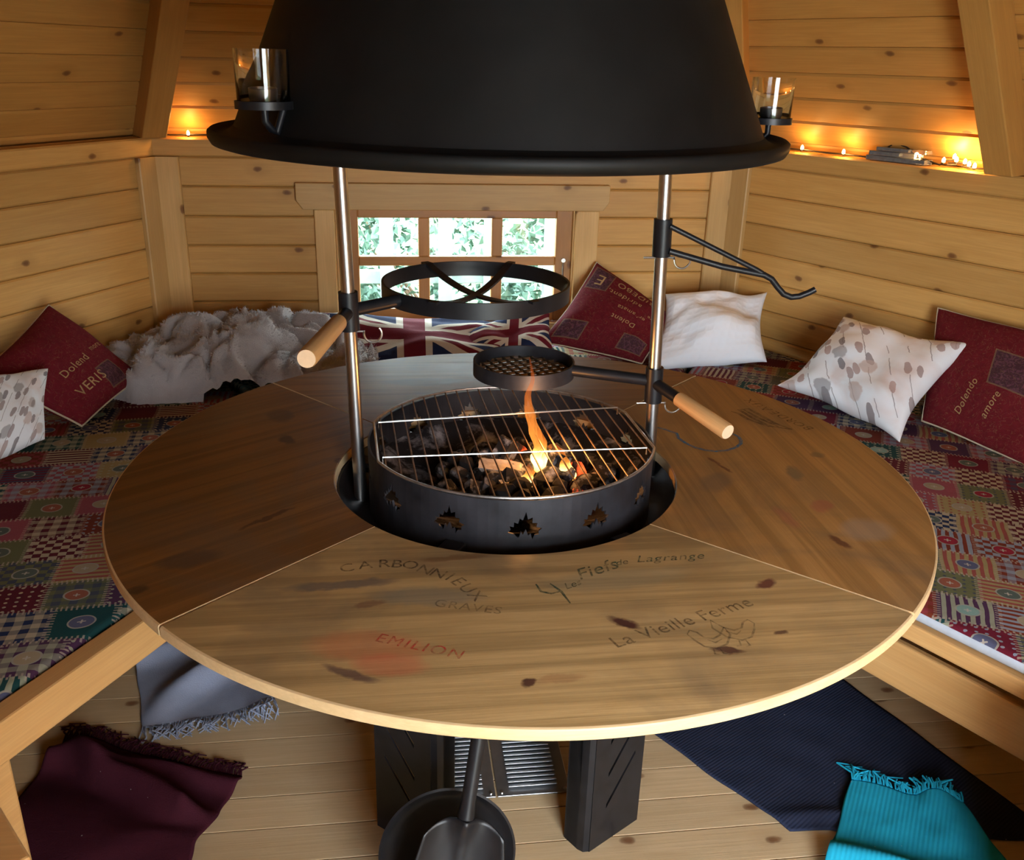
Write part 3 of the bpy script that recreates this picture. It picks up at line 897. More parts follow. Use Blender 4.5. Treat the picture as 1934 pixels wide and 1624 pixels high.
# pedestal: four folded plates with slanting slots
for a in (-58, -130, 55, 122):
    th = radians(a); n_ = Vector((cos(th), sin(th), 0)); t_ = Vector((-sin(th), cos(th), 0))
    inner = -1 if a in (-58, 122) else 1                     # side on which the plate folds inward
    # plate outline in (t, z), slots cut out
    cu = bpy.data.curves.new('c', 'CURVE'); cu.dimensions = '2D'; cu.fill_mode = 'BOTH'; cu.extrude = .002

    def spl(pts):
        sp = cu.splines.new('POLY'); sp.points.add(len(pts) - 1); sp.use_cyclic_u = True
        for q, p in zip(sp.points, pts): q.co = (p[0], p[1], 0, 1)
    spl([(-.070, 0), (.070, 0), (.070, .60), (-.070, .60)])
    for z0 in (.09, .17, .25, .33, .41):
        x0, x1 = (-.045, .030)
        sg = -inner
        spl([(sg * x0 * -1, z0 + .10), (sg * x0 * -1, z0 + .11), (sg * x1 * -1, z0 + .012), (sg * x1 * -1, z0)] if True else [])
    oc = bpy.data.objects.new('c', cu); COL.objects.link(oc)
    bpy.context.view_layer.update()
    me = bpy.data.meshes.new_from_object(oc.evaluated_get(bpy.context.evaluated_depsgraph_get()))
    bpy.data.objects.remove(oc, do_unlink=True); bpy.data.curves.remove(cu)
    base = Vector((FC.x, FC.y, 0)) + n_ * .365
    Mx = frame(t_, Vector((0, 0, 1)), t_.cross(Vector((0, 0, 1))), base)
    lg = link('leg', me, BLACK, pit, Mx)
    fl = MB()
    e0 = base + t_ * (.070 * inner)
    pts = [e0, e0 - n_ * .006 + t_ * inner * .010, e0 - n_ * .018 + t_ * inner * .014, e0 - n_ * .055 + t_ * inner * .014]
    V = [];
    for p in pts: V += [(p.x, p.y, 0), (p.x, p.y, .60)]
    q = [p - n_ * .003 for p in pts]
    for p in q: V += [(p.x, p.y, 0), (p.x, p.y, .60)]
    F = []
    for i in range(3):
        F += [(2 * i, 2 * i + 2, 2 * i + 3, 2 * i + 1), (8 + 2 * i, 8 + 2 * i + 1, 8 + 2 * i + 3, 8 + 2 * i + 2)]
    fl.add(V, F)
    part('leg_flange', fl, BLACK, lg, smooth=True)
part('pedestal_top', MB().lathe([(.0005, .600), (.30, .600), (.30, .612), (.0005, .612)], 48, (FC.x, FC.y, 0)), BLACK, pit)

# grate
grate = thing('fire_grate', 'round wire cooking grate lying on the fire ring', 'grate', (FC.x, FC.y, .77))
GA = radians(3)
rot2 = lambda x, y_, z: (FC.x + x * cos(GA) - y_ * sin(GA), FC.y + x * sin(GA) + y_ * cos(GA), z)
RUST = plain('rusty_wire', (.20, .13, .08), .45, .7, .5, .4, 50)
DARKZ = plain('dull_wire', (.42, .40, .38), .35, .9, .5, .3, 50)
zg = .773; Rg = .291; cx0 = .273
ph = math.acos(cx0 / Rg)
outl = [rot2(Rg * cos(a), Rg * sin(a), zg) for a in [ph + (pi - 2 * ph) * i / 30 for i in range(31)]] + [rot2(Rg * cos(a), Rg * sin(a), zg) for a in [pi + ph + (pi - 2 * ph) * i / 30 for i in range(31)]]
part('rim', MB().tube(outl, .0028, 8, True), DARKZ, grate, smooth=True)
nb = 21
for i in range(nb):
    x = -cx0 + 2 * cx0 * (i + .5) / nb
    h = sqrt(Rg ** 2 - x * x)
    part('bar', MB().tube([rot2(x, -h, zg - .001), rot2(x, h, zg - .001)], .0018, 6), RUST, grate, smooth=True)
part('cross_wire', MB().tube([rot2(-.265, .070, zg - .004), rot2(-.265, .070, zg + .012), rot2(.255, .100, zg + .012), rot2(.255, .100, zg - .004)], .0018, 8), ZINC, grate, smooth=True)
part('cross_wire', MB().tube([rot2(-.265, -.105, zg - .004), rot2(-.265, -.105, zg + .010), rot2(.250, -.120, zg + .010), rot2(.250, -.120, zg - .004)], .0018, 8), ZINC, grate, smooth=True)

# ------------------------------------------------------------------ coals, wood and flames
coal_m = NT('charcoal', .85, 0, .3)
_v = coal_m.coord('Object'); _rn = coal_m.n.new('ShaderNodeObjectInfo').outputs['Random']
_ash = coal_m.m('MULTIPLY', coal_m.ramp(coal_m.noise(_v, 40, 4, .6), [(.50, 0), (.68, 1)]), coal_m.m('GREATER_THAN', _rn, .35))
coal_m.color(coal_m.mix(_ash, (.012, .011, .012), (.33, .33, .36)))
COAL = coal_m.mat
ember = NT('glowing_ember', .9)
_n = ember.noise(ember.coord('Object'), 30, 3)
ember.color((.05, .02, .02)); ember._in(ember.b.inputs['Emission Color'], (1.0, .10, .02, 1))
ember._in(ember.b.inputs['Emission Strength'], ember.ramp(_n, [(.45, 0), (.65, 3)]))
EMBER = ember.mat
ashwood = plain('ash_white_wood', (.42, .38, .36), .9, 0, .2, .35, 40, .3)


def lump(r, seed, sx=1, sy=1, sz=1):
    bm = bmesh.new(); bmesh.ops.create_icosphere(bm, subdivisions=2, radius=1)
    for v in bm.verts:
        d = v.co.normalized()
        k = 1 + .35 * noise.noise(d * 1.6 + Vector((seed * 3.1, seed * 1.7, 0))) + .15 * noise.noise(d * 4 + Vector((seed, 0, seed)))
        k = round(k * 5) / 5 * .5 + k * .5
        v.co = Vector((d.x * sx, d.y * sy, d.z * sz)) * r * k
    me = bpy.data.meshes.new('lump'); bm.to_mesh(me); bm.free()
    return me


rng = random.Random(11)
variants = [lump(.024, s, 1.2, 1, .8) for s in range(6)]
for me in variants: me.materials.append(COAL)
evar = [lump(.020, s + 10, 1.1, 1, .7) for s in range(2)]
for me in evar: me.materials.append(EMBER)
spots = []
for i in range(46):
    for _ in range(60):
        x = rng.gauss(.0, .085); y_ = rng.gauss(.0, .06)
        if x * x + y_ * y_ > .035: continue
        if all((x - a) ** 2 + (y_ - b) ** 2 > .031 ** 2 for a, b, c in spots): break
    hz = .664 + max(0, .030 - .2 * (x * x + y_ * y_) / .03 * .1)
    spots.append((x, y_, hz))
for i, (x, y_, hz) in enumerate(spots):
    is_e = i % 9 == 4
    o = link('charcoal_lump', (evar[i % 2] if is_e else variants[i % 6]), None)
    o.location = (FC.x + x + .02, FC.y + y_, hz + (0.004 if is_e else 0)); o.rotation_euler = (rng.uniform(0, 6), rng.uniform(0, 6), rng.uniform(0, 6))
    o.scale = (1 + rng.uniform(-.2, .3),) * 3
    tag(o, ('glowing red ember among the coals in the fire bowl' if is_e else 'black ash-dusted charcoal lump in the fire bowl'), 'charcoal', ('glowing embers' if is_e else 'charcoal lumps in the fire bowl'))


def chunk(name, label, c, size, rz, ry, mat, seed):
    bm = bmesh.new(); bmesh.ops.create_cube(bm, size=1)
    bmesh.ops.subdivide_edges(bm, edges=bm.edges, cuts=3, use_grid_fill=True)
    for v in bm.verts:
        v.co = Vector((v.co.x * size[0], v.co.y * size[1], v.co.z * size[2])) * (1 + .22 * noise.noise(v.co * 2.2 + Vector((seed, 0, 0))))
    me = bpy.data.meshes.new(name); bm.to_mesh(me); bm.free(); me.materials.append(mat)
    o = link(name, me, None); o.location = c; o.rotation_euler = (.2, ry, rz)
    return tag(o, label, 'firewood')


chunk('burning_wood', 'ash-white split wood chunk lying across the coals', (-.045, -.02, .700), (.085, .038, .035), -.15, .1, ashwood, 1)
chunk('burning_wood', 'smaller ash-white wood piece in front of the coals', (-.02, -.085, .690), (.060, .035, .03), .2, .0, ashwood, 2)
chunk('burning_wood', 'black charred log piece under the tall flame', (.065, -.02, .715), (.045, .045, .065), .5, .3, COAL, 3)
chunk('burning_wood', 'black charred wood standing behind the white chunk', (-.03, .03, .715), (.045, .03, .07), .9, .5, COAL, 4)

fl_m = bpy.data.materials.new('flame'); fl_m.use_nodes = True
t = NT.__new__(NT); t.mat = fl_m; t.t = fl_m.node_tree; t.n = t.t.nodes; t.l = t.t.links
t.n.remove(t.n['Principled BSDF'])
_uv = t.coord('UV'); _x, _y, _z = t.sep(_uv)
_em = t.n.new('ShaderNodeEmission')
t._in(_em.inputs[0], t.ramp(_y, [(0, (1.0, .40, .06)), (.25, (1.0, .62, .20)), (.55, (1.0, .34, .05)), (1, (.85, .13, .02))]))
t._in(_em.inputs[1], t.ramp(_y, [(0, 4.0), (.30, 7.0), (.55, 1.6), (1, .6)]))
_tr = t.n.new('ShaderNodeBsdfTransparent'); _ms = t.n.new('ShaderNodeMixShader')
_nz = t.noise(t.map(t.coord('Object'), scale=(60, 60, 14)), 1.5, 3)
t._in(_ms.inputs[0], t.m('MULTIPLY', t.ramp(_y, [(0, .25), (.12, .95), (.5, .75), (1, .15)]), t.ramp(_nz, [(.3, .35), (.55, 1)])))
t.l.new(_tr.outputs[0], _ms.inputs[1]); t.l.new(_em.outputs[0], _ms.inputs[2]); t.l.new(_ms.outputs[0], t.n['Material Output'].inputs[0])
FLAME = fl_m


def flame(label, path, rads, seed, v0=0.0):
    n = 10; mb = MB(); P = [Vector(p) for p in path]
    # resample with a smooth curve
    V = []; UV = []; F = []; m = 26
    for i in range(m + 1):
        f = i / m * (len(P) - 1); k = min(int(f), len(P) - 2); u = f - k
        p0, p1, p2, p3 = P[max(k - 1, 0)], P[k], P[k + 1], P[min(k + 2, len(P) - 1)]
        c = .5 * ((2 * p1) + (p2 - p0) * u + (2 * p0 - 5 * p1 + 4 * p2 - p3) * u * u + (3 * p1 - p0 - 3 * p2 + p3) * u ** 3)
        r = rads[k] * (1 - u) + rads[k + 1] * u
        for j in range(n):
            a = 2 * pi * j / n
            rr = r * (1 + .35 * noise.noise(Vector((cos(a) * 1.5, sin(a) * 1.5, i * .28 + seed))))
            V.append((c.x + rr * cos(a), c.y + rr * .6 * sin(a), c.z)); UV.append(v0 + (1 - v0) * i / m)
    for i in range(m):
        for j in range(n): F.append((i * n + j, i * n + (j + 1) % n, (i + 1) * n + (j + 1) % n, (i + 1) * n + j))
    mb.add(V, F)
    me = mb.mesh('flame', smooth='all', recalc=False)
    ul = me.uv_layers.new(name='UVMap')
    for lp in me.loops: ul.data[lp.index].uv = (.5, UV[lp.vertex_index])
    o = link('flame', me, FLAME)
    return tag(o, label, 'flame', 'flames of the fire')


flame('tallest thin flame licking up past the small grill pan', [(.040, -.01, .740), (.030, -.01, .78), (.016, -.01, .82), (.010, -.015, .86), (.018, -.02, .90), (.010, -.02, .945)], [.010, .012, .010, .007, .004, .001], 1, .52)
flame('bright flame tongue in the middle of the coals', [(.045, -.03, .70), (.034, -.03, .735), (.040, -.03, .768), (.030, -.03, .80)], [.013, .019, .011, .001], 2)
flame('bright flame at the right edge of the coals', [(.104, -.035, .685), (.092, -.035, .71), (.080, -.035, .738), (.068, -.035, .765)], [.008, .017, .012, .001], 3)
flame('small low flame in front of the coals', [(.005, -.075, .688), (.004, -.075, .706), (.010, -.075, .724), (.006, -.075, .742)], [.007, .014, .009, .001], 4)
flame('short flame between the bright tongues', [(.070, -.02, .70), (.055, -.02, .73), (.060, -.02, .76)], [.010, .011, .001], 5)
fd = bpy.data.lights.new('fire_glow', 'POINT'); fd.energy = 2.2; fd.color = (1.0, .42, .12); fd.shadow_soft_size = .03
fo = bpy.data.objects.new('fire_glow', fd); COL.objects.link(fo); fo.location = (.045, -.03, .80)

# ================================================================== hood, poles and swing arms
HX, HY = -0.055, 0.0
hood = thing('smoke_hood', 'big black steel smoke hood hanging over the fire', 'smoke hood', (HX, HY, 1.36))
part('cone', MB().lathe([(.462, 1.372), (.30, 1.76), (.165, 2.09), (.165, 4.0), (.160, 4.0), (.160, 2.09), (.295, 1.76), (.457, 1.372)], 96, (HX, HY, 0), True), HOODM, hood, smooth=True)
prof = [(.462, 1.374), (.470, 1.366), (.482, 1.361), (.492, 1.364), (.500, 1.370), (.505, 1.366), (.505, 1.356), (.500, 1.347), (.490, 1.344), (.474, 1.346), (.455, 1.352), (.450, 1.372)]
part('rim', MB().lathe(prof, 96, (HX, HY, 0), True), HOODM, hood, smooth='all')

PL0, PL1 = Vector((-.328, .016, .63)), Vector((-.345, .010, 1.40))
PR0, PR1 = Vector((.300, .070, .63)), Vector((.273, .055, 1.40))
for (a, b, lbl) in ((PL0, PL1, 'brushed steel pole on the left, carrying the wide pan ring'), (PR0, PR1, 'brushed steel pole on the right, carrying the hook and small grill')):
    pole = tag(part('steel_pole', MB().tube([a, b], .0128, 24), STEEL, smooth=True), lbl, 'pole', 'poles between fire pit and hood')


def on(a, b, z): return a + (b - a) * ((z - a.z) / (b.z - a.z))


def collar(pa, pb, z0, z1, parent, r=.0185):
    p0, p1 = on(pa, pb, z0), on(pa, pb, z1)
    return part('collar', MB().tube([p0, p1], r, 24), BLACK, parent, smooth=True, bevel=0)


def pin(p, parent, side=1):
    c = p + Vector((0, -.001, 0))
    pts = [c + Vector((-.034, 0, 0)), c + Vector((.026 * side + .004, 0, 0))]
    pts = [c + Vector((-.036, 0, 0)), c + Vector((.028, 0, 0))]
    o = part('locking_pin', MB().tube(pts, .0022, 8), ZINC, parent, smooth=True)
    R_ = .017
    loop = [c + Vector((.022 + .004 + R_ - R_ * cos(a), -.004, -.004 - R_ * sin(a))) for a in [pi * 2 * i / 20 * .62 for i in range(21)]]
    part('pin_loop', MB().tube([c + Vector((.026, 0, -.0)), ] + loop, .0021, 8), ZINC, o, smooth=True)


# wide pan ring on the left pole
RC = Vector((-.078, .183, 1.035)); RRg = .1985
pr = thing('pan_ring', 'wide black pan ring with crossed bars swinging from the left pole', 'pan holder', on(PL0, PL1, 1.0)[:])
part('band', MB().lathe([(RRg, -.016), (RRg, .017), (RRg - .005, .017), (RRg - .005, -.016)], 72, RC, True), BLACK, pr, smooth=True)
for a0 in (62, 118):
    a = radians(a0); d = Vector((cos(a), sin(a), 0)); pts = []
    for i in range(25):
        f = -1.08 + 2.16 * i / 24
        sag = -.030 * (1 - min(1, abs(f)) ** 2) if abs(f) <= 1 else 0
        pts.append(RC + d * (f * RRg) + Vector((0, 0, .018 + (0 if abs(f) > .98 else sag))))
    w = Vector((-d.y, d.x, 0)) * .009
    V = []
    for p in pts: V += [p - w, p + w, p + w - Vector((0, 0, .005)), p - w - Vector((0, 0, .005))]
    F = []
    for i in range(24):
        for k in range(4): F.append((4 * i + k, 4 * i + (k + 1) % 4, 4 * i + 4 + (k + 1) % 4, 4 * i + 4 + k))
    F += [(3, 2, 1, 0), (96, 97, 98, 99)]
    part('cross_bar', MB().add(V, F), BLACK, pr)
collar(PL0, PL1, .995, 1.070, pr)
pcl = on(PL0, PL1, 1.033)
dirn = (RC - pcl); dirn.z = 0; dirn.normalize()
part('arm', MB().tube([pcl + dirn * .01, RC - dirn * (RRg - .002) + Vector((0, 0, .002))], .0125, 16), BLACK, pr, smooth=True)
hend = Vector((-.392, -.300, 1.037)); hst = pcl + Vector((-.004, -.012, -.002))
hdir = (hend - hst).normalized()
part('handle_socket', MB().tube([hst, hst + hdir * .085], .0125, 16), BLACK, pr, smooth=True)
Mh = hdir.to_track_quat('X', 'Z').to_matrix().to_4x4(); Mh.translation = hst + hdir * .072
Lh = (hend - hst).length - .072
gp = MB().tube([(0, 0, 0), (Lh * .3, 0, 0), (Lh * .97, 0, 0), (Lh, 0, 0)], [.0155, .0160, .0168, .0150], 20)
gmi = [0] * len(gp.f); gmi[-1] = 1; gp.mi = gmi
part('grip', gp, [HANDLE, HANDLE_END], pr, smooth=True, M=Mh, label='turned wooden grip')
pin(on(PL0, PL1, .992), pr)

# small round grill on the right pole
GC = Vector((.028, .172, .862)); GR = .1105
sg_ = thing('small_grill', 'small round black grill pan with mesh base swinging over the fire', 'grill pan', on(PR0, PR1, .82)[:])
part('band', MB().lathe([(GR, -.016), (GR, .016), (GR - .004, .016), (GR - .004, -.016)], 64, GC, True), SOOT, sg_, smooth=True)
mesh_ = MB(); k = -9
GB = plain('grill_mesh_steel', (.10, .065, .035), .5, .6, .5, .3, 40)
for ang in (radians(20), radians(110)):
    d = Vector((cos(ang), sin(ang), 0)); w = Vector((-d.y, d.x, 0))
    for i in range(-5, 6):
        off = i * .0205
        if abs(off) < GR - .006:
            h = sqrt((GR - .004) ** 2 - off ** 2)
            mesh_.tube([GC + w * off - d * h + Vector((0, 0, -.010)), GC + w * off + d * h + Vector((0, 0, -.010))], .0030, 6)
part('mesh_base', mesh_, GB, sg_, smooth=True)
collar(PR0, PR1, .815, .892, sg_)
pcr = on(PR0, PR1, .862)
dirr = (pcr - GC); dirr.z = 0; dirr.normalize()
part('arm', MB().tube([GC + dirr * (GR - .002) + Vector((0, 0, .004)), pcr - dirr * .01], .0125, 16), BLACK, sg_, smooth=True)
hs2 = pcr + Vector((.004, -.012, -.004)); he2 = Vector((.385, -.140, .826)); hd2 = (he2 - hs2).normalized()
part('handle_socket', MB().tube([hs2, hs2 + hd2 * .085], .0125, 16), BLACK, sg_, smooth=True)
Mh = hd2.to_track_quat('X', 'Z').to_matrix().to_4x4(); Mh.translation = hs2 + hd2 * .070
Lh = (he2 - hs2).length - .070
gp = MB().tube([(0, 0, 0), (Lh * .3, 0, 0), (Lh * .97, 0, 0), (Lh, 0, 0)], [.0150, .0158, .0168, .0150], 20)
gmi = [0] * len(gp.f); gmi[-1] = 1; gp.mi = gmi
part('grip', gp, [HANDLE, HANDLE_END], sg_, smooth=True, M=Mh, label='turned wooden grip')
pin(on(PR0, PR1, .812), sg_)

# kettle hook on the right pole
hk = thing('kettle_hook', 'black kettle hook arm with brace on the right pole', 'hook', on(PR0, PR1, 1.13)[:])
collar(PR0, PR1, 1.128, 1.202, hk)
hx = lambda x, z: Vector((x, .045 - (x - .28) * .12, z))
part('arm', MB().tube([hx(.293, 1.141), hx(.40, 1.113), hx(.486, 1.098), hx(.502, 1.090), hx(.516, 1.074), hx(.530, 1.060), hx(.546, 1.054), hx(.562, 1.056), hx(.580, 1.064), hx(.592, 1.071)], .0062, 12), BLACK, hk, smooth=True)
part('brace', MB().tube([hx(.290, 1.190), hx(.470, 1.108), hx(.482, 1.101)], .0052, 12), BLACK, hk, smooth=True)
pin(on(PR0, PR1, 1.125), hk)

# ------------------------------------------------------------------ tea-light holders on the hood
gl = NT('clear_glass', 0.03, 0, .5)
gl.b.inputs['Transmission Weight'].default_value = 1.0; gl.b.inputs['IOR'].default_value = 1.45
gl.color((.96, .98, .97)); GLASS = gl.mat
ALU = plain('tealight_aluminium', (.80, .80, .80), .4, .25, .5, .1, 30)
WAX = plain('tealight_wax', (.80, .76, .70), .6, 0, .4, .05, 30)


def candle(label, c, hood_dir):
    t_ = thing('candle_holder', label, 'candle holder', c, 'tea-light holders on the hood')
    x, y_, z = c
    part('dish', MB().lathe([(.0005, 0), (.041, 0), (.041, .011), (.039, .011), (.038, .003), (.0005, .003)], 40, c), BLACK, t_, smooth=True)
    part('glass_cup', MB().lathe([(.0005, .0035), (.0365, .0035), (.0375, .010), (.0380, .080), (.0355, .080), (.0352, .012), (.033, .009), (.0005, .009)], 40, c), GLASS, t_, smooth=True)
    tl = part('tealight', MB().lathe([(.0005, .010), (.019, .010), (.020, .012), (.0202, .026), (.0190, .026), (.0186, .022)], 32, (x, y_ - .004, z)), ALU, t_, smooth=True)
    part('wax', MB().lathe([(.0186, .011), (.0186, .022), (.0005, .0215)], 32, (x, y_ - .004, z)), WAX, tl, smooth=True)
    hd = Vector(hood_dir)
    b0 = Vector(c) + Vector((0, 0, -.001))
    r0 = Vector((HX, HY, 0)); d = (Vector((x, y_, 0)) - r0).normalized()
    back = lambda z_: r0 + d * (.462 - (z_ - 1.372) * .4175 + .003) + Vector((0, 0, z_))
    pts = [b0 + d * .0, b0 + d * .004 + Vector((0, 0, -.018)), b0 + Vector((0, 0, -.032)) - d * .006, b0 - d * .024 + Vector((0, 0, -.036)), ]
    pts = [b0, b0 + Vector((0, 0, -.016)), b0 - d * .010 + Vector((0, 0, -.028)), back(z - .034) , back(z - .005), back(z + .018)]
    part('bracket', MB().tube(pts, .0055, 10), BLACK, t_, smooth=True)


def ring_pt(deg, r, z): return (HX + r * cos(radians(deg)), HY + r * sin(radians(deg)), z)


candle('tea light in clear glass on a black bracket, left side of the hood', (-.430, -.300, 1.412), (-1, 0, 0))
candle('tea light in clear glass on a black bracket, right side of the hood', (.440, -.02, 1.388), (1, 0, 0))

# ================================================================== cushions
def pillow(name, label, corners, T, mat, group, seed=0, wr=.010, piping=None, conc=.06, n=30, puff=.42):
    """corners: BL, BR, TR, TL as seen from the room. Returns (root, surface function)"""
    A, B, C, D = [Vector(c) for c in corners]
    nrm = ((B - A).cross(D - A) + (C - B).cross(D - C)).normalized()
    if nrm.dot(Vector((0, -1.2, 1.3)) - (A + C) / 2) < 0: nrm = -nrm
    sz = ((B - A).length + (D - A).length) / 2

    def surf(u, v, side=1, off=0.0):
        uu = .5 + (u - .5) * (1 - conc * (1 - (2 * v - 1) ** 2) * abs(2 * u - 1))
        vv = .5 + (v - .5) * (1 - conc * (1 - (2 * u - 1) ** 2) * abs(2 * v - 1))
        p = A * (1 - uu) * (1 - vv) + B * uu * (1 - vv) + C * uu * vv + D * (1 - uu) * vv
        e = max(0.0, sin(pi * u) * sin(pi * v))
        h = T * .5 * e ** puff
        q = Vector((u * 3.1 + seed * 7.7, v * 3.1, seed * 1.3 + (0 if side > 0 else 9)))
        w = wr * (noise.noise(q) + .5 * noise.noise(q * 2.3)) * min(1, e * 3)
        rim = wr * 1.2 * noise.noise(Vector((u * 2.5, v * 2.5, seed * 3.3)))
        return p + nrm * (side * (h + (w if side > 0 else 0)) + rim + off)
    root = thing(name, label, 'cushion', ((A + B) / 2)[:], group)
    V = []; UV = []
    for side in (1, -1):
        for i in range(n + 1):
            for j in range(n + 1):
                # finer sampling near the seam
                u = .5 - .5 * cos(pi * i / n); v = .5 - .5 * cos(pi * j / n)
                V.append(surf(u, v, side)); UV.append((u, v))
    N = n + 1; F = []
    for k in (0, 1):
        b = k * N * N
        for i in range(n):
            for j in range(n):
                f = (b + i * N + j, b + (i + 1) * N + j, b + (i + 1) * N + j + 1, b + i * N + j + 1)
                F.append(f if k == 0 else f[::-1])
    me = bpy.data.meshes.new('cover'); me.from_pydata([tuple(p) for p in V], [], F)
    ul = me.uv_layers.new(name='UVMap')
    for lp in me.loops: ul.data[lp.index].uv = UV[lp.vertex_index]
    bm = bmesh.new(); bm.from_mesh(me); bmesh.ops.remove_doubles(bm, verts=bm.verts, dist=1e-5)
    bmesh.ops.recalc_face_normals(bm, faces=bm.faces)
    for f in bm.faces: f.smooth = True
    bm.to_mesh(me); bm.free()
    link('cover', me, mat, root)
    if piping:
        pts = []
        for i in range(40): pts.append(surf(i / 40, 0))
        for i in range(40): pts.append(surf(1, i / 40))
        for i in range(40): pts.append(surf(1 - i / 40, 1))
        for i in range(40): pts.append(surf(0, 1 - i / 40))
        part('piping', MB().tube(pts, .0035, 6, True), piping, root, smooth=True)
    return root, surf


def stitch_text(root, surf, items, mat):
    """items: (text, u, v, angle, size) embroidered on the front"""
    for tx, u, v, ang, size in items:
        mb = MB()
        V, F = text_polys(tx, size, 0, 1.1)
        ca, sa = cos(ang), sin(ang)
        mb.add([surf(min(.99, max(.01, u + ca * a - sa * b)), min(.99, max(.01, v + sa * a + ca * b)), 1, .0022) for a, b in V], F)
        part('lettering', mb, mat, root)


def red_fabric(name, boxes, c=(.105, .009, .014)):
    t = NT(name, .9, 0, .1)
    uv = t.coord('UV'); x, y_, _ = t.sep(uv)
    v = t.coord('Object')
    col = t.mix(t.noise(v, 55, 4), tuple(k * .7 for k in c), tuple(k * 1.35 for k in c))
    for (u0, u1, v0, v1, cc) in boxes:
        inb = lambda p: t.m('MULTIPLY', t.m('MULTIPLY', t.m('GREATER_THAN', x, u0 + p), t.m('LESS_THAN', x, u1 - p)), t.m('MULTIPLY', t.m('GREATER_THAN', y_, v0 + p), t.m('LESS_THAN', y_, v1 - p)))
        col = t.mix(t.m('MULTIPLY', inb(0), .6), col, (.16, .12, .07))
        col = t.mix(t.m('MULTIPLY', inb(.012), .9), col, t.mix(t.ramp(t.noise(v, 70, 3, .6, 1.5), [(.48, 0), (.58, 1)]), cc, tuple(k * 2.2 for k in cc)))
    # scrolls
    sc = t.ramp(t.noise(v, 26, 2, .5, 2.5), [(.50, 0), (.515, 1), (.53, 0)])
    col = t.mix(t.m('MULTIPLY', sc, .30), col, (.28, .17, .08))
    t.color(col); t.bump(t.noise(v, 500, 2), .3, .002)
    return t.mat


GOLD = plain('gold_thread', (.36, .22, .10), .8, 0, .2, .25, 60)
CORD = plain('cream_cord', (.50, .42, .30), .85, 0, .1, .1, 60)
DKBOX = (.045, .016, .026)
GRP = 'cushions on the benches'
root, sf = pillow('cushion', 'dark red cushion with gold lettering and cream piping, leaning right of the window', [(.305, 1.608, .482), (.688, 1.523, .425), (.869, 1.683, .546), (.570, 1.885, .733)], .15,
                  red_fabric('red_lettered_fabric', [(.03, .27, .66, .95, DKBOX), (.06, .32, .05, .25, DKBOX), (.68, .95, .06, .27, DKBOX)]), GRP, 1, .012, CORD)
stitch_text(root, sf, [('RIDEBO', .54, .86, pi, .115), ('adrident,', .47, .70, pi, .095), ('E', .15, .80, pi, .20), ("er' amata", .62, .54, pi, .075), ('Dolent', .60, .40, pi, .085), ('re', .80, .62, pi, .06)], GOLD)

WQ = NT('white_quilted', .9, 0, .1)
_uv = WQ.map(WQ.coord('UV'), scale=(46, 46, 1)); _x, _y, _ = WQ.sep(_uv)
WQ.color((.82, .87, .93)); WQ.bump(WQ.m('MULTIPLY', WQ.m('ABSOLUTE', WQ.m('SINE', _x)), WQ.m('ABSOLUTE', WQ.m('SINE', _y))), .25, .004)
pillow('cushion', 'plain white quilted cushion in the back right corner', [(.687, 1.445, .430), (1.150, 1.452, .430), (1.246, 1.745, .640), (.825, 1.754, .625)], .17, WQ.mat, GRP, 2, .034, None, .12)


def floral(name, rot):
    t = NT(name, .9, 0, .1)
    uv = t.map(t.coord('UV'), rot=(0, 0, rot))
    nz = t.vscale(t.vadd(t.noise(uv, 9, 3, out=1), (-.5, -.5, -.5)), .10)
    col = (.76, .79, .83)
    washv = t.noise(uv, 3.2, 3, .5, .5)
    col = t.mix(t.m('MULTIPLY', t.ramp(washv, [(.52, 0), (.70, 1)]), .45), col, (.62, .44, .38))
    # stems
    sx, sy, _ = t.sep(t.vadd(uv, t.vscale(nz, .35)))
    st = t.m('LESS_THAN', t.m('ABSOLUTE', t.m('SUBTRACT', t.m('FRACT', t.m('MULTIPLY', sx, 6.5)), .5)), .022)
    st = t.m('MULTIPLY', st, t.m('GREATER_THAN', t.noise(uv, 4.5, 1), .47))
    col = t.mix(t.m('MULTIPLY', st, .7), col, (.16, .14, .14))
    # leaves: elongated blots
    lv = t.map(t.vadd(uv, t.vscale(nz, .5)), scale=(9, 4.2, 1))
    d = t.vor(lv, 1.0, dim='2D'); c = t.sep(t.vor(lv, 1.0, 'Color', dim='2D'))
    col = t.mix(t.m('MULTIPLY', t.m('MULTIPLY', t.m('LESS_THAN', d, .25), t.m('GREATER_THAN', c[0], .38)), .82), col, t.mix(c[1], (.13, .13, .15), (.42, .30, .28)))
    # petals
    lv = t.map(t.vadd(uv, nz), loc=(3.3, 1.7, 0), scale=(4.6, 3.8, 1))
    d = t.vor(lv, 1.0, dim='2D'); c = t.sep(t.vor(lv, 1.0, 'Color', dim='2D'))
    col = t.mix(t.m('MULTIPLY', t.m('MULTIPLY', t.ramp(d, [(.24, 1), (.30, .0)]), t.m('GREATER_THAN', c[0], .42)), .68), col, t.mix(t.ramp(c[1], [(.3, 0), (.6, 1)]), (.24, .23, .24), (.52, .40, .36)))
    t.color(col); t.bump(t.noise(t.coord('Object'), 500, 2), .15, .002)
    return t.mat


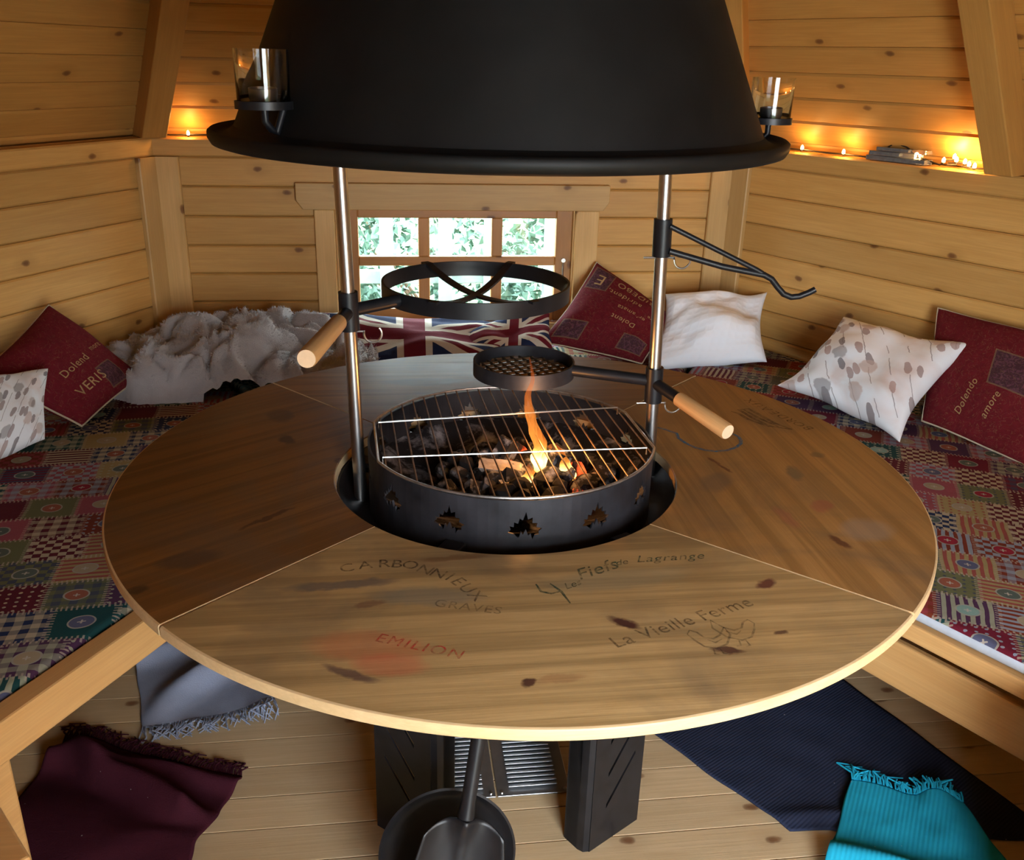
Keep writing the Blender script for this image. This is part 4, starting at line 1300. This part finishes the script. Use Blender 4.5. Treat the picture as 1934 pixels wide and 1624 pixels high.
pillow('cushion', 'white cushion with grey floral print leaning on the right wall', [(1.064, 1.139, .460), (1.262, .673, .440), (1.585, .882, .668), (1.345, 1.288, .663)], .17, floral('floral_print', radians(-35)), GRP, 3, .022, None, .16)
root, sf = pillow('cushion', 'dark red cushion behind the floral cushion on the right wall', [(1.428, .835, .440), (1.580, .525, .415), (1.772, .719, .742), (1.563, 1.077, .747)], .09,
                  red_fabric('red_fabric_plain', [(.55, .95, .45, .75, DKBOX)], (.11, .010, .014)), GRP, 4, .008, CORD, .03)
stitch_text(root, sf, [('Dolendo', .40, .30, 1.2, .085), ('amore', .62, .30, 1.2, .085)], GOLD)
root, sf = pillow('cushion', 'dark red cushion with gold lettering against the left wall', [(-1.445, .965, .600), (-1.190, .980, .430), (-1.085, 1.295, .480), (-1.351, 1.318, .717)], .13,
                  red_fabric('red_lettered_fabric_dark', [(.70, .95, .55, .80, DKBOX)], (.12, .010, .016)), GRP, 5, .008, CORD, .04)
stitch_text(root, sf, [('VERIS', .78, .40, radians(88), .14), ('Dolend', .56, .45, radians(88), .11), ('more', .54, .82, radians(88), .08)], GOLD)
pillow('cushion', 'white cushion with grey floral print on the left bench beside the red cushion', [(-1.347, .530, .474), (-1.225, .778, .470), (-1.268, 1.000, .604), (-1.449, .800, .635)], .13, floral('floral_print_left', radians(25)), GRP, 6, .012)


def union_flag(name, cu=.5, cv=.5):
    t = NT(name, .9, 0, .1)
    uv = t.coord('UV'); x, y_, _ = t.sep(uv)
    dx = t.m('SUBTRACT', x, cu); dy = t.m('MULTIPLY', t.m('SUBTRACT', y_, cv), .6)
    ax, ay = t.m('ABSOLUTE', dx), t.m('ABSOLUTE', dy)
    cream = (.56, .51, .43); navy = (.020, .028, .075); red = (.135, .014, .024)
    d1 = t.m('MULTIPLY', t.m('SUBTRACT', t.m('MULTIPLY', ax, .6), ay), .857)
    ad = t.m('ABSOLUTE', d1)
    col = t.mix(t.m('LESS_THAN', ad, .060), navy, cream)
    col = t.mix(t.m('LESS_THAN', t.m('ABSOLUTE', t.m('SUBTRACT', d1, .012)), .022), col, red)
    col = t.mix(t.m('MAXIMUM', t.m('LESS_THAN', ax, .085), t.m('LESS_THAN', ay, .085)), col, cream)
    col = t.mix(t.m('MAXIMUM', t.m('LESS_THAN', ax, .052), t.m('LESS_THAN', ay, .052)), col, red)
    t.color(col); t.bump(t.noise(t.coord('Object'), 300, 2), .3, .002)
    return t.mat


pillow('cushion', 'Union Jack cushion lying under the window behind the steel pole', [(-.606, 1.48, .435), (.150, 1.46, .435), (.180, 1.73, .525), (-.635, 1.862, .552)], .12, union_flag('union_flag_wide', .57, .42), GRP, 7, .03, None, .03)
pillow('cushion', 'Union Jack cushion standing under the window beside the red lettered cushion', [(-.030, 1.50, .430), (.346, 1.56, .450), (.369, 1.79, .572), (.020, 1.70, .515)], .10, union_flag('union_flag_small', .58, .45), GRP, 8, .02, None, .03)

# ================================================================== fleece blanket
fl = NT('grey_fleece', 1.0, 0, .05)
_v = fl.coord('Object')
fl.color(fl.mix(fl.noise(_v, 22, 4, .6), (.36, .335, .345), (.56, .52, .51)))
fl.b.inputs['Sheen Weight'].default_value = .5
fl.bump(fl.noise(_v, 260, 4, .7), .9, .006)


def heap(name, cx, cy, L, Wd, ang, H, mat, seed, nu=110, nv=70):
    ca, sa = cos(ang), sin(ang); P = []
    for i in range(nu):
        for j in range(nv):
            a = -1 + 2 * i / (nu - 1); b = -1 + 2 * j / (nv - 1)
            q = Vector((a * 2.1 + seed, b * 1.5, seed * .3))
            wob = 1 + .22 * noise.noise(Vector((a * 2.2, b * 2.2, seed + 4)))
            r = (abs(a) ** 2.4 + abs(b) ** 2.4)
            env = max(0.0, 1 - r * wob) ** .35 if r * wob < 1 else 0
            warp = Vector((noise.noise(q * 1.2), noise.noise(q * 1.2 + Vector((5, 5, 5))), 0)) * .7
            q2 = q + warp
            bil = lambda w: sin(pi / 2 * min(1.0, sqrt(noise.noise(w) ** 2 + .0015) * 2.5))
            ridge = bil(Vector((q2.x * 1.7, q2.y * 1.1 + q2.x * .5, q2.z)))
            ridge2 = bil(Vector((q2.x * 3.6 + 3, q2.y * 2.0 - q2.x, q2.z + 2)))
            h = env * H * (.34 + .44 * ridge + .22 * ridge2) + env * .004 * noise.noise(q * 30)
            x, y_ = a * L * .5, b * Wd * .5
            x += .018 * noise.noise(q * 3 + Vector((0, 0, 7))); y_ += .018 * noise.noise(q * 3 + Vector((0, 7, 0)))
            P.append((cx + ca * x - sa * y_, cy + sa * x + ca * y_, ZSEAT + .003 + h - (.02 if env == 0 else 0)))
    me = MB().grid(P, nu, nv).mesh(name, smooth='all')
    # drop the flat skirt outside the heap
    bm = bmesh.new(); bm.from_mesh(me)
    bmesh.ops.delete(bm, geom=[f for f in bm.faces if all(v.co.z < ZSEAT - .01 for v in f.verts)], context='FACES')
    if bm.faces and sum(f.normal.z for f in bm.faces) < 0: bmesh.ops.reverse_faces(bm, faces=bm.faces)
    bm.to_mesh(me); bm.free()
    return link(name, me, mat)


bk = tag(heap('fleece_blanket', -.79, 1.545, 1.00, .66, radians(8), .20, fl.mat, 8.3), 'crumpled grey fleece blanket heaped in the back left corner of the bench', 'blanket')


rg_ = random.Random(4); fib = MB()
_pl = list(bk.data.polygons)
for _ in range(16000):
    p = _pl[rg_.randrange(len(_pl))]; c = p.center; nn_ = p.normal
    d_ = (nn_ + Vector((rg_.gauss(0, .7), rg_.gauss(0, .7), rg_.gauss(0, .4)))).normalized() * rg_.uniform(.006, .013)
    o_ = nn_.orthogonal().normalized() * .0016
    j_ = Vector((rg_.uniform(-.004, .004), rg_.uniform(-.004, .004), 0))
    fib.add([c + j_ - o_, c + j_ + o_, c + j_ + d_], [(0, 1, 2)])
_o = part('pile', fib, fl.mat, bk); _o['kind'] = 'stuff'

# ================================================================== rugs on the floor
def bary(quad, u, v):
    A, B, C, D = [Vector(c) for c in quad]
    return A * (1 - u) * (1 - v) + B * u * (1 - v) + C * u * v + D * (1 - u) * v


def rug_material(name, c, rib=0, rdir=0):
    t = NT(name, .95, 0, .05)
    v = t.coord('Object')
    n = t.noise(v, 13, 4, .6)
    col = t.mix(n, tuple(k * .75 for k in c), tuple(min(1, k * 1.25) for k in c))
    speck = t.m('MULTIPLY', t.m('LESS_THAN', t.vor(v, 26), .045), t.m('GREATER_THAN', t.noise(v, 8, 1), .5))
    col = t.mix(t.m('MULTIPLY', speck, .5), col, (.42, .40, .40))
    t.color(col)
    x, y_, _ = t.sep(t.map(v, rot=(0, 0, rdir)))
    if rib: t.bump(t.m('SINE', t.m('MULTIPLY', x, rib)), .16, .003)
    else: t.bump(t.noise(v, 300, 3), .5, .004)
    return t.mat


def rug(name, label, quad, mat, hfun, seed, nu=60, nv=60, z0=.004, fringe=None, wob=.015, fcol=None, flen=.05):
    root = thing(name, label, 'rug', (quad[0][0], quad[0][1], 0), 'rugs on the floor')
    P = []

    def at(u, v):
        p = bary(quad, u, v)
        d = Vector((noise.noise(Vector((u * 3, v * 3, seed))), noise.noise(Vector((u * 3, v * 3, seed + 5))))) * wob
        return Vector((p.x + d.x, p.y + d.y, z0 + max(0, hfun(u, v)) + .0015 * (1 + noise.noise(Vector((u * 6, v * 6, seed))))))
    for i in range(nu):
        for j in range(nv): P.append(at(i / (nu - 1), j / (nv - 1)))
    mb = MB(); mb.grid(P, nu, nv)
    me = mb.mesh('cloth', smooth='all')
    if sum(p.normal.z for p in me.polygons) < 0: me.flip_normals()
    bm = bmesh.new(); bm.from_mesh(me)
    bmesh.ops.solidify(bm, geom=bm.faces, thickness=.004)
    for f in bm.faces: f.smooth = True
    bm.to_mesh(me); bm.free()
    link('cloth', me, mat, root)
    if fringe:
        rg = random.Random(seed); mb = MB()
        for edge, nn in fringe:
            for i in range(nn):
                k = (i + rg.random()) / nn
                uv = {'u0': (0, k), 'u1': (1, k), 'v0': (k, 0), 'v1': (k, 1)}[edge]; inn = {'u0': (.04, k), 'u1': (.96, k), 'v0': (k, .04), 'v1': (k, .96)}[edge]
                a = at(*uv); d = a - at(*inn); d.z = 0; d.normalize()
                s = Vector((-d.y, d.x, 0)); L = flen * rg.uniform(.6, 1.25); o1, o2 = rg.gauss(0, .35), rg.gauss(0, .55)
                pts = [a, a + d * L * .35 + s * L * .25 * o1 + Vector((0, 0, .004)), a + d * L * .7 + s * L * .5 * o2 + Vector((0, 0, rg.uniform(0, .008))), a + d * L + s * L * .6 * o1]
                pts[-1].z = max(.003, z0)
                mb.tube(pts, [.0022, .0022, .002, .0012], 5)
        o = part('fringe', mb, fcol or mat, root, smooth=True); o['kind'] = 'stuff'
    return root


gauss = lambda x, m, s: math.exp(-((x - m) / s) ** 2)
RB = rug_material('blue_grey_weave', (.27, .31, .42), 0)
rug('rug', 'blue-grey woven rug with fringe, rumpled under the left side of the table', [(-.860, .110), (-.560, .165), (-.60, .62), (-.985, .54)], RB,
    lambda u, v: .045 * gauss(v - .55 * u, .10, .11) * min(1, 2.5 * u) + .03 * gauss(v, .62 + .2 * u, .08) + .02 * gauss(u, .95, .12) * (1 - v), 21, fringe=[('v0', 80)], flen=.05)
RBU = rug_material('burgundy_weave', (.046, .010, .018), 0)
rug('rug', 'burgundy rug with folded fringe on the floor at bottom left', [(-1.10, -.36), (-.700, -.375), (-.605, -.075), (-1.030, .10)], RBU,
    lambda u, v: .06 * gauss(v + .35 * u, .92, .075) * min(1, 3 * u) * min(1, 6 * (1 - u)) + .04 * gauss(v - .10 * u, .82, .06) * (1 - .5 * u) + .02 * gauss(v, .4, .2), 22, fringe=[('v1', 120)], wob=.025, flen=.035)
RN = rug_material('navy_weave', (.022, .028, .055), 900, radians(60))
rug('rug', 'large navy rug on the floor at the right under the table edge', [(.310, .03), (.545, -.340), (1.10, -.42), (.86, .22)], RN,
    lambda u, v: .012 * gauss(u, .9, .06) * gauss(v, .2, .2), 23, fringe=[('u0', 1)], wob=.012)
RT = rug_material('turquoise_ribbed', (.015, .30, .46), 700, radians(35))
rug('rug', 'turquoise ribbed rug with fringe lying over the navy rug', [(.545, -.475), (.93, -.62), (.945, -.315), (.735, -.225)], RT,
    lambda u, v: .028 * gauss(v, .22, .10) + .02 * gauss(u, .75, .14) * v, 24, z0=.017, fringe=[('v1', 70)], wob=.02, flen=.04)

# ================================================================== floor vents, pan and shovel
for (x0, x1, lbl) in ((-.052, .108, 'bright steel louvred floor vent behind the shovel handle, right one'), (-.212, -.056, 'bright steel louvred floor vent beside the left pedestal plate')):
    vt = thing('floor_vent', lbl, 'vent', ((x0 + x1) / 2, -.09, 0), 'floor vents')
    part('plate', MB().box(x0, x1, -.185, .04, .0005, .004), GREYSTEEL, vt, bevel=.001)
    for i in range(13):
        yy = -.160 + i * .0138
        M_ = Matrix.Translation(((x0 + x1) / 2, yy, .0075)) @ Matrix.Rotation(radians(-22), 4, 'X')
        part('slat', MB().box(-(x1 - x0) / 2 + .026, (x1 - x0) / 2 - .026, -.006, .006, -.001, .001), GREYSTEEL, vt, bevel=.0008, M=M_)
    for sx in (x0 + .010, x1 - .010):
        for sy in (-.175, .03):
            part('screw', MB().lathe([(.0005, .007), (.003, .0065), (.0045, .004)], 10, (sx, sy, 0)), ZINC, vt, smooth=True)

# round pan leaning on the left pedestal plate
Mp = Matrix.Translation((-.178, -.455, .148)) @ Matrix.Rotation(radians(74), 4, 'X')
pan = thing('round_pan', 'large round black pan standing on edge behind the shovel', 'pan', (-.178, -.46, 0))
part('pan_body', MB().lathe([(.0005, -.018), (.094, -.018), (.112, -.008), (.121, .006), (.124, .010), (.120, .012), (.108, -.002), (.092, -.012), (.0005, -.012)], 64, M=Mp), BLACK, pan, smooth=True)
# ash shovel
sh = thing('ash_shovel', 'black steel ash shovel leaning against the round pan under the table', 'shovel', (-.185, -.56, 0))
h0_, h1_ = Vector((-.150, -.515, .285)), Vector((-.092, -.435, .640))
part('handle', MB().tube([h0_, h0_ + (h1_ - h0_) * .08, h1_], [.0150, .0125, .0125], 18), BLACK, sh, smooth=True)
P = []; nu, nv = 25, 21
dn_ = (h0_ - h1_).normalized(); sd = Vector((1, 0, 0)); sd = (sd - dn_ * sd.dot(dn_)).normalized(); up_ = sd.cross(dn_)
if up_.y > 0: up_ = -up_
for i in range(nu):
    for j in range(nv):
        a = -1 + 2 * j / (nv - 1); b = i / (nu - 1)
        wd_ = .068 + .016 * min(1, b * 2.2)
        top = .030 * abs(a) ** 2.2                       # sloping shoulders
        L_ = .235
        neck = .012 * math.exp(-(b / .14) ** 2) * math.exp(-(a / .28) ** 2) * 1.6
        dish = .016 * abs(a) ** 3 - .004 * (1 - a * a)
        rib_ = .007 * (gauss(a, .0, .10)) * max(0, 1 - b * 1.1)
        P.append(h0_ + dn_ * (top + b * (L_ - top)) + sd * (a * wd_) + up_ * (dish + neck + rib_))
mb = MB().grid(P, nu, nv)
me = mb.mesh('blade', smooth='all'); bm = bmesh.new(); bm.from_mesh(me); bmesh.ops.solidify(bm, geom=bm.faces, thickness=.0025)
for f in bm.faces: f.smooth = True
bm.to_mesh(me); bm.free(); link('blade', me, BLACK, sh)

# ================================================================== fairy lights and clear cases on the wall top
bulb_m = NT('warm_bulb', .3)
bulb_m.color((1, .8, .5)); bulb_m._in(bulb_m.b.inputs['Emission Color'], (1.0, .62, .22, 1)); bulb_m.b.inputs['Emission Strength'].default_value = 30
BULB = bulb_m.mat
rt = lambda s, off, z: Vector((S / 2, AP, 0)) + Vector((.5, -.866, 0)) * s + nR * off + Vector((0, 0, z))
fb = thing('fairy_lights', 'warm fairy light string on dark cable lying along the back and right wall tops', 'string lights', (S / 2, AP, WALL_TOP))
ZL = WALL_TOP + .006
path = [Vector((-1.17, AP + .022, ZL)), Vector((-1.135, AP + .018, ZL + .008)), Vector((-1.06, AP + .030, ZL)), Vector((-.985, AP + .020, ZL + .004)), Vector((-.90, AP + .028, ZL + .004))]
for i in range(18): path.append(Vector((-.80 + i * .105, AP + .026 + .008 * sin(i * 2.1), ZL + .003 * sin(i * 1.3))))
path += [rt(.08, .02, ZL), rt(.18, .026, ZL), rt(.30, .022, ZL + .004), rt(.40, .026, ZL), rt(.48, .022, ZL + .003), rt(.56, .03, ZL), rt(.60, .045, ZL + .02), rt(.655, .048, ZL + .055), rt(.70, .045, ZL + .045), rt(.76, .044, ZL + .015), rt(.84, .025, ZL),
         rt(.86, .02, ZL + .016), rt(.885, .03, ZL + .020), rt(.90, .02, ZL + .006), rt(.875, .008, ZL + .004), rt(.865, .03, ZL + .008), rt(.91, .04, ZL + .012), rt(.945, .025, ZL + .014), rt(.92, .008, ZL + .004), rt(.96, .015, ZL), rt(1.00, .03, ZL + .004), rt(1.04, .022, ZL + .003), rt(1.10, .025, ZL), rt(1.2, .03, ZL), rt(1.35, .03, ZL)]
part('cable', MB().tube(path, .0026, 6), CABLE, fb, smooth=True)
bulbs = [Vector((-1.085, AP + .004, ZL + .006)), Vector((-.992, AP + .014, ZL + .006)), Vector((-.80, AP + .02, ZL + .006)), Vector((.95, AP + .02, ZL + .006)),
         rt(.300, .016, ZL + .008), rt(.478, .016, ZL + .008), rt(.855, .018, ZL + .014), rt(.885, .026, ZL + .028), rt(.900, .014, ZL + .020), rt(.925, .022, ZL + .016), rt(.945, .012, ZL + .010), rt(.960, .020, ZL + .006), rt(1.030, .012, ZL + .022), rt(1.045, .05, ZL + .030), rt(.745, .05, ZL + .012)]
for i, p in enumerate(bulbs):
    sock = part('socket', MB().tube([p + Vector((0, 0, -.010)), p + Vector((0, 0, -.003))], .0036, 8), CABLE, fb, smooth=True)
    part('bulb', MB().lathe([(.0004, -.006), (.0052, -.003), (.0058, .003), (.0042, .009), (.0004, .013)], 10, p), BULB, sock, smooth='all')
for p, e in ((bulbs[0], .10), (bulbs[1], .12), (bulbs[4], .10), (bulbs[5], .10), (bulbs[7], .22), (bulbs[10], .22), (bulbs[12], .10), (bulbs[13], .12), (bulbs[14], .10)):
    d = bpy.data.lights.new('fairy_glow', 'POINT'); d.energy = e * 6; d.color = (1.0, .50, .13); d.shadow_soft_size = .008
    o = bpy.data.objects.new('fairy_glow', d); COL.objects.link(o); o.location = p + Vector((0, 0, .012)) - nR * .006 * (1 if p.x > 0 else 0) - Vector((0, .006, 0))

plastic = NT('clear_plastic', .08, 0, .5)
plastic.b.inputs['Transmission Weight'].default_value = .85; plastic.b.inputs['IOR'].default_value = 1.45
plastic.color((.86, .88, .90)); PLASTIC = plastic.mat
CARD = plain('printed_card', (.10, .11, .14), .5, 0, .3, .6, 60)
zc = WALL_TOP + .001
for i, (s0, s1, h, sh_, lbl) in enumerate(((.575, .800, .016, 0, 'clear plastic case lying on the right wall top, lowest of three'), (.585, .760, .015, .004, 'clear plastic case with dark insert, middle of the stack on the wall top'), (.605, .790, .013, .010, 'clear plastic case with dark insert, topmost of the stack on the wall top'))):
    cs = thing('plastic_case', lbl, 'plastic case', rt((s0 + s1) / 2, .03, zc)[:], 'plastic cases on the wall top')
    Mc = frame(Vector((.5, -.866, 0)), nR, Vector((0, 0, 1)), rt((s0 + s1) / 2, .028 + sh_, zc)) @ Matrix.Rotation((-.03, .05, -.02)[i], 4, 'Z')
    Lc = s1 - s0
    part('shell', MB().box(-Lc / 2, Lc / 2, -.024, .024, 0, h), PLASTIC, cs, bevel=.0015, M=Mc)
    part('insert', MB().box(-Lc / 2 + .004, Lc / 2 - .004 - (.06 if i else 0), -.020, .020, .003, h - .003), CARD, cs, M=Mc)
    zc += h + .0006
